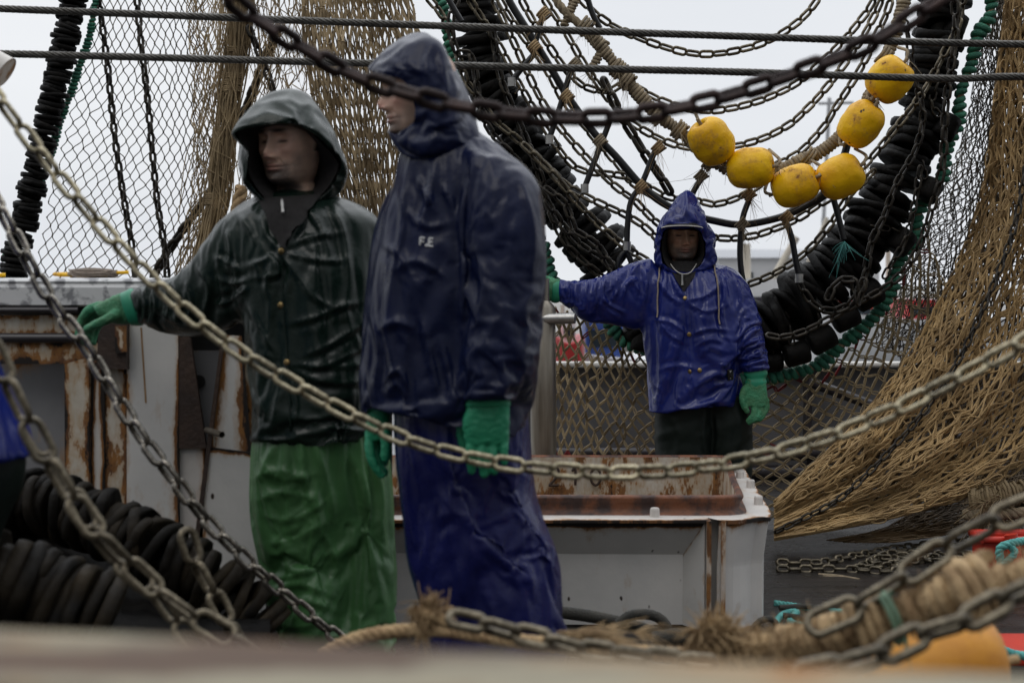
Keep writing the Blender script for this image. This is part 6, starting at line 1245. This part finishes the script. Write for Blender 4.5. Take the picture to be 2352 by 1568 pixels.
chain('big linked chain hanging in the lower left corner over the rubber rings', [(-30, 780, 2.75), (30, 900, 2.75), (80, 1000, 2.75), (150, 1120, 2.75), (230, 1230, 2.75), (320, 1320, 2.8), (420, 1400, 2.8), (520, 1455, 2.8), (620, 1520, 2.8)], .098, .054, .0070, m_chain)
chain('second big linked chain crossing the lower left heap', [(60, 960, 3.0), (120, 1060, 3.0), (180, 1150, 3.0), (240, 1260, 3.0), (330, 1330, 3.0), (400, 1420, 3.0), (470, 1500, 3.0)], .098, .054, .0072, m_chain)
chain('short upright chain with a large link hanging over the rubber rings', [(425, 1215, 3.5), (440, 1270, 3.5), (470, 1330, 3.5), (500, 1380, 3.5), (530, 1440, 3.5), (560, 1500, 3.5)], .098, .060, .0095, m_chain)
chain('chain trailing from the frayed rope end across the bottom centre', [(1035, 1418, 2.6), (1100, 1430, 2.6), (1180, 1452, 2.6), (1260, 1470, 2.6), (1330, 1490, 2.6), (1420, 1500, 2.6), (1520, 1512, 2.6), (1640, 1520, 2.6)], .080, .048, .0080, m_chain)
chain('blurred chain nearest the camera over the orange float at the lower right', [(1830, 1550, 2.1), (1930, 1530, 2.1), (2030, 1500, 2.1), (2120, 1455, 2.1), (2210, 1430, 2.1), (2290, 1385, 2.1), (2400, 1330, 2.1)], .086, .050, .0080, m_chain)
chain('blurred chain rising to the right edge above the thick fuzzy rope', [(1860, 1440, 2.5), (1950, 1400, 2.5), (2030, 1360, 2.5), (2110, 1300, 2.5), (2200, 1240, 2.5), (2280, 1200, 2.5), (2400, 1150, 2.5)], .11, .058, .0072, m_chain)
# ------------------------------------------------------------------ near ropes
fr = thing('thick_rope', 'thick fuzzy tan lashed rope with a frayed end, lower right', 'rope', P(1900, 1450, 2.6))
fp = [(1600, 1512, 2.75), (1680, 1500, 2.72), (1780, 1485, 2.68), (1880, 1468, 2.6), (1990, 1436, 2.55), (2100, 1402, 2.5), (2200, 1365, 2.45), (2300, 1342, 2.4), (2420, 1310, 2.35)]
mb = MB(); wrapped(mb, path(fp, 14), .036, .0125, .021, 8, True, 0, .35, 5); mb.build('lashing', m_ropef, fr)
mb = MB(); pf = path(fp, 14, .004); g = np.random.default_rng(4)
for k in range(3500):
    i = g.integers(0, len(pf)-1); dr = g.normal(0, 1, 3); dr /= np.linalg.norm(dr); a = pf[i]+dr*.034; mb.segs([a], [a+(dr+g.normal(0, .6, 3))*g.uniform(.006, .018)], .0007, 3)
for k in range(30): fray(mb, P(1650+g.normal(0, 26), 1462+g.normal(0, 20), 2.7), (g.normal(0, .8), 0, g.normal(.3, .8)), .06, 16, .0022, .8, 0, k)
mb.build('fibres', m_ropef, fr)
mb = MB(); tie(mb, P(2050, 1418, 2.51), (.9, 0, .3), .044, .005, 2, 0, .05); mb.build('green_tie', M('tie_pale_green', (.16, .26, .16), (.10, .17, .11), .7), fr)
mb = MB(); tie(mb, P(1995, 1434, 2.54), (.9, 0, .3), .046, .009, 3, 0, .05); tie(mb, P(2240, 1354, 2.42), (.9, 0, .3), .05, .012, 3, 0, .05); mb.build('tan_tie', m_ropef, fr)
tr = thing('twisted_rope', 'thin twisted tan rope with a frayed stub lying along the bottom centre', 'rope', P(1100, 1460, 2.8))
mb = MB(); twisted(mb, path([(740, 1500, 2.9), (820, 1465, 2.9), (900, 1450, 2.9), (1000, 1445, 2.9), (1100, 1458, 2.85), (1200, 1472, 2.8), (1300, 1482, 2.8), (1420, 1492, 2.8), (1600, 1505, 2.8)], 14), .014, .05, 3, 7); mb.build('strands', m_ropef, tr)
mb = MB()
for k in range(30): fray(mb, P(975+g.normal(0, 18), 1405+g.normal(0, 16), 2.75), (g.normal(0, .9), 0, g.normal(0, .9)), .035, 14, .002, .8, 0, k)
for k in range(24): fray(mb, P(1340+g.normal(0, 30), 1462+g.normal(0, 8), 2.7), (1, 0, -.15), .09, 10, .0018, .25, 0, k)
mb.tube(PA([(960, 1400, 2.75), (1000, 1415, 2.75), (1040, 1430, 2.75)]), .014, 8); mb.build('frayed_end', m_ropef, tr)['kind'] = 'stuff'
# orange float near the corner
t = thing('net_float', 'big worn orange float low in the right corner behind the nearest chain', 'float', P(2150, 1560, 2.9)); c_ = np.array(P(2150, 1545, 2.9)); G = []
for s, k in cat(np.array([(-.13, .2), (-.14, .5), (-.11, .8), (-.05, .96), (.02, 1), (.08, .93), (.125, .7), (.135, .4), (.12, .2)]), 3): G.append([c_+np.array([s*.95, 0, s*.15])+.112*k*np.array([-.1*math.sin(q), math.cos(q), math.sin(q)]) for q in np.arange(28)*2*np.pi/28])
mb = MB(); mb.grid(np.array(G), True, 0, G[-1][0]*0+np.mean(G[-1], 0), np.mean(G[0], 0)); mb.build('shell', m_orange, t)
mb = MB(); mb.tube([np.mean(G[0], 0)-[.05, 0, .01], c_, np.mean(G[-1], 0)+[.05, 0, .01]], .010, 6); mb.build('tie_rope', m_ropef, t)
# red fish box with teal rope
m_redp = M('plastic_red', (.55, .035, .015), (.42, .025, .015), .4, scale=6)
bx = thing('fish_box', 'red plastic fish box on the deck at the right edge', 'box', (2.35, 6.3, 0)); X0, X1, Y0, Y1, Zt = 2.03, 2.6, 6.3, 6.46, .15
mb = MB()
for a, b in (((X0, Y0, .01), (X1, Y0+.02, Zt)), ((X0, Y1-.02, .01), (X1, Y1, Zt)), ((X0, Y0+.021, .01), (X0+.02, Y1-.021, Zt)), ((X1-.02, Y0+.021, .01), (X1, Y1-.021, Zt)), ((X0+.021, Y0+.021, .01), (X1-.021, Y1-.021, .03))): mb.box(a, b)
mb.build('walls', m_redp, bx, False); mb = MB(); mb.tube([(X0-.01, Y0-.01, Zt), (X1+.01, Y0-.01, Zt), (X1+.01, Y1+.01, Zt), (X0-.01, Y1+.01, Zt), (X0-.01, Y0-.01, Zt)], .016, 8); mb.build('rim', m_redp, bx)
mb = MB(); mb.tube([(X0+.10, Y0-.04, .18), (X0+.13, Y0-.05, .02)], .028, 12); mb.build('handle', m_redp, bx)
mb = MB(); twisted(mb, path([(2300, 1300, 5.95), (2296, 1262, 5.95), (2315, 1250, 5.95), (2360, 1240, 6.0), (2400, 1232, 6.0)]), .017, .06); twisted(mb, path([(2300, 1300, 5.93), (2330, 1270, 5.95), (2318, 1252, 5.95)]), .015, .06)
tag(mb.build('teal_rope', m_teal), 'teal rope looped over the red fish box', 'rope')
mb = MB(); mb.box(P(2320, 1530, 4.6), P(2380, 1452, 4.9)); tag(mb.build('red_tub', m_redp, None, False, mods=[('BEVEL', dict(width=.01, segments=2))]), 'red plastic tub corner at the lower right edge', 'tub')
mb = MB(); twisted(mb, path([(2300, 1490, 4.5), (2330, 1502, 4.5), (2400, 1512, 4.5)]), .014, .05); tag(mb.build('teal_rope', m_teal), 'teal rope under the red tub at the lower right edge', 'rope')
mb = MB(); twisted(mb, path([(x, y, zd(x, y, .015)) for x, y in ((1780, 1385), (1830, 1392), (1880, 1402), (1940, 1405), (2000, 1408), (2080, 1412))]), .013, .05); twisted(mb, path([(x, y, zd(x, y, .015)) for x, y in ((1780, 1430), (1800, 1410), (1830, 1405), (1815, 1425), (1850, 1436), (1900, 1425))]), .013, .05)
tag(mb.build('teal_rope', m_teal), 'teal rope lying on the deck against the hatch corner', 'rope')
mb = MB(); mb.tube(path([(x, y, zd(x, y, .03)) for x, y in ((1790, 1395), (1850, 1392), (1890, 1398), (1900, 1412), (1870, 1420), (1800, 1412))]), .011, 7)
tag(mb.build('brown_rope', m_ropedk), 'small brown rope loop over the teal rope on the deck', 'rope'); mb = MB(); mb.tube(resamp(path([(1720, 1470, 5.0), (1740, 1430, 5.0), (1770, 1420, 5.0), (1785, 1440, 5.0), (1780, 1480, 5.0), (1810, 1450, 5.0), (1860, 1445, 5.0), (1900, 1440, 5.0)]), .02), .012, 7); tag(mb.build('brown_rope', m_ropedk), 'brown rope looped on the deck at the hatch corner', 'rope')
mb = MB(); mb.tube(resamp(path([(1290, 1405, 4.9), (1360, 1415, 4.9), (1440, 1432, 4.9), (1520, 1455, 4.85), (1600, 1470, 4.8)]), .02), .021, 9); mb.tube(resamp(path([(1420, 1432, 4.85), (1450, 1412, 4.85), (1500, 1412, 4.85), (1530, 1435, 4.85), (1532, 1475, 4.85)]), .02), .018, 9)
mb.tube(resamp(path([(1500, 1470, 4.8), (1560, 1462, 4.8), (1640, 1480, 4.8), (1700, 1500, 4.8)]), .02), .03, 9); tag(mb.build('old_rope', m_ropedk), 'old dark rope looped in front of the hatch panel', 'rope')
mb = MB()
g = np.random.default_rng(9)
for k in range(26): 
    c_ = P(2240+g.uniform(0, 160), 1150+g.normal(0, 9), 6.7+g.normal(0, .04)); fray(mb, c_, (g.normal(0, 1), 0, g.normal(0, .3)), .16, 14, .004, .6, 0, k)
wrapped(mb, path([(2230, 1152, 6.75), (2300, 1140, 6.7), (2420, 1125, 6.7)]), .058, .008, .011, 5, True, 0, .5, 3); tag(mb.build('net_bale', m_net_d), 'rolled tan net bale above the twisted rope at the right edge', 'net')
mb = MB(); twisted(mb, path([(2215, 1182, 6.7), (2290, 1182, 6.65), (2420, 1170, 6.6)]), .026, .09, 3, 7); tag(mb.build('twisted_rope', m_rope), 'pale twisted rope under the rolled net at the right edge', 'rope')
mb = MB(); fray(mb, P(2200, 1452, 5.05), (0, 0, .5), .08, 10, .002, .9)
for x, y in ((2150, 1445), (2200, 1450), (2215, 1455), (2190, 1455)):
    c_ = P(x, y, zd(x, y, .01)); fray(mb, c_, (1, .3, .1), .09, 6, .0035, .8, 0, x)
tag(mb.build('red_twine', m_red), 'scraps of red twine on the deck', 'twine')
mb = MB(); mb.tube(path([(x, y, zd(x, y, .008)) for x, y in ((1880, 1318), (1930, 1322), (1975, 1330))]), .006, 5); mb.tube(path([(x, y, zd(x, y, .008)) for x, y in ((1890, 1322), (1950, 1324))]), .004, 5); tag(mb.build('twine_scrap', m_rope), 'frayed scrap of tan twine on the bare deck', 'twine')
# twine winder on the cap rail
tw = thing('twine_winder', 'yellow plastic winder of cream twine lying on the galvanised cap rail', 'twine', P(200, 639, 4.95))
mb = MB(); z0 = P(200, 640, 4.9).z+.012
xa, xb = P(125, 640, 4.9).x, P(290, 640, 4.9).x
mb.tube(cat([(xa+.03, 4.88, z0), (xa, 4.9, z0+.003), (xa+.02, 4.95, z0+.004), (xa+.07, 4.93, z0+.004), (xb-.03, 4.93, z0+.008), (xb, 4.93, z0+.010)], 6), .006, 8); mb.tube(cat([(xa+.03, 4.88, z0), (xa+.08, 4.885, z0), (xb-.06, 4.885, z0)], 4), .006, 8); mb.build('frame', m_yel, tw)
mb = MB(); g = np.random.default_rng(3)
for k in range(46):
    yy = 4.90+g.uniform(-.035, .035); zz = z0+.004+g.uniform(-.012, .016); mb.tube(cat([(xa+.05+g.uniform(0, .02), yy, zz), ((xa+xb)/2, yy+g.normal(0, .006), zz+g.normal(0, .004)), (xb-.03-g.uniform(0, .02), yy, zz)], 4), .0022, 4)
mb.tube(cat([(xa+.06, 4.86, z0+.02), (xa+.08, 4.85, z0-.005), (xa+.14, 4.85, z0-.012)], 5), .0025, 4); mb.build('twine', m_cord, tw)
mb = MB(); mb.tube([(P(-40, 640, 4.9).x, 4.9, z0), (P(8, 640, 4.9).x, 4.92, z0)], .007, 8); tag(mb.build('winder_tip', m_yel), 'tip of a yellow winder on the cap rail at the very left edge', 'twine')
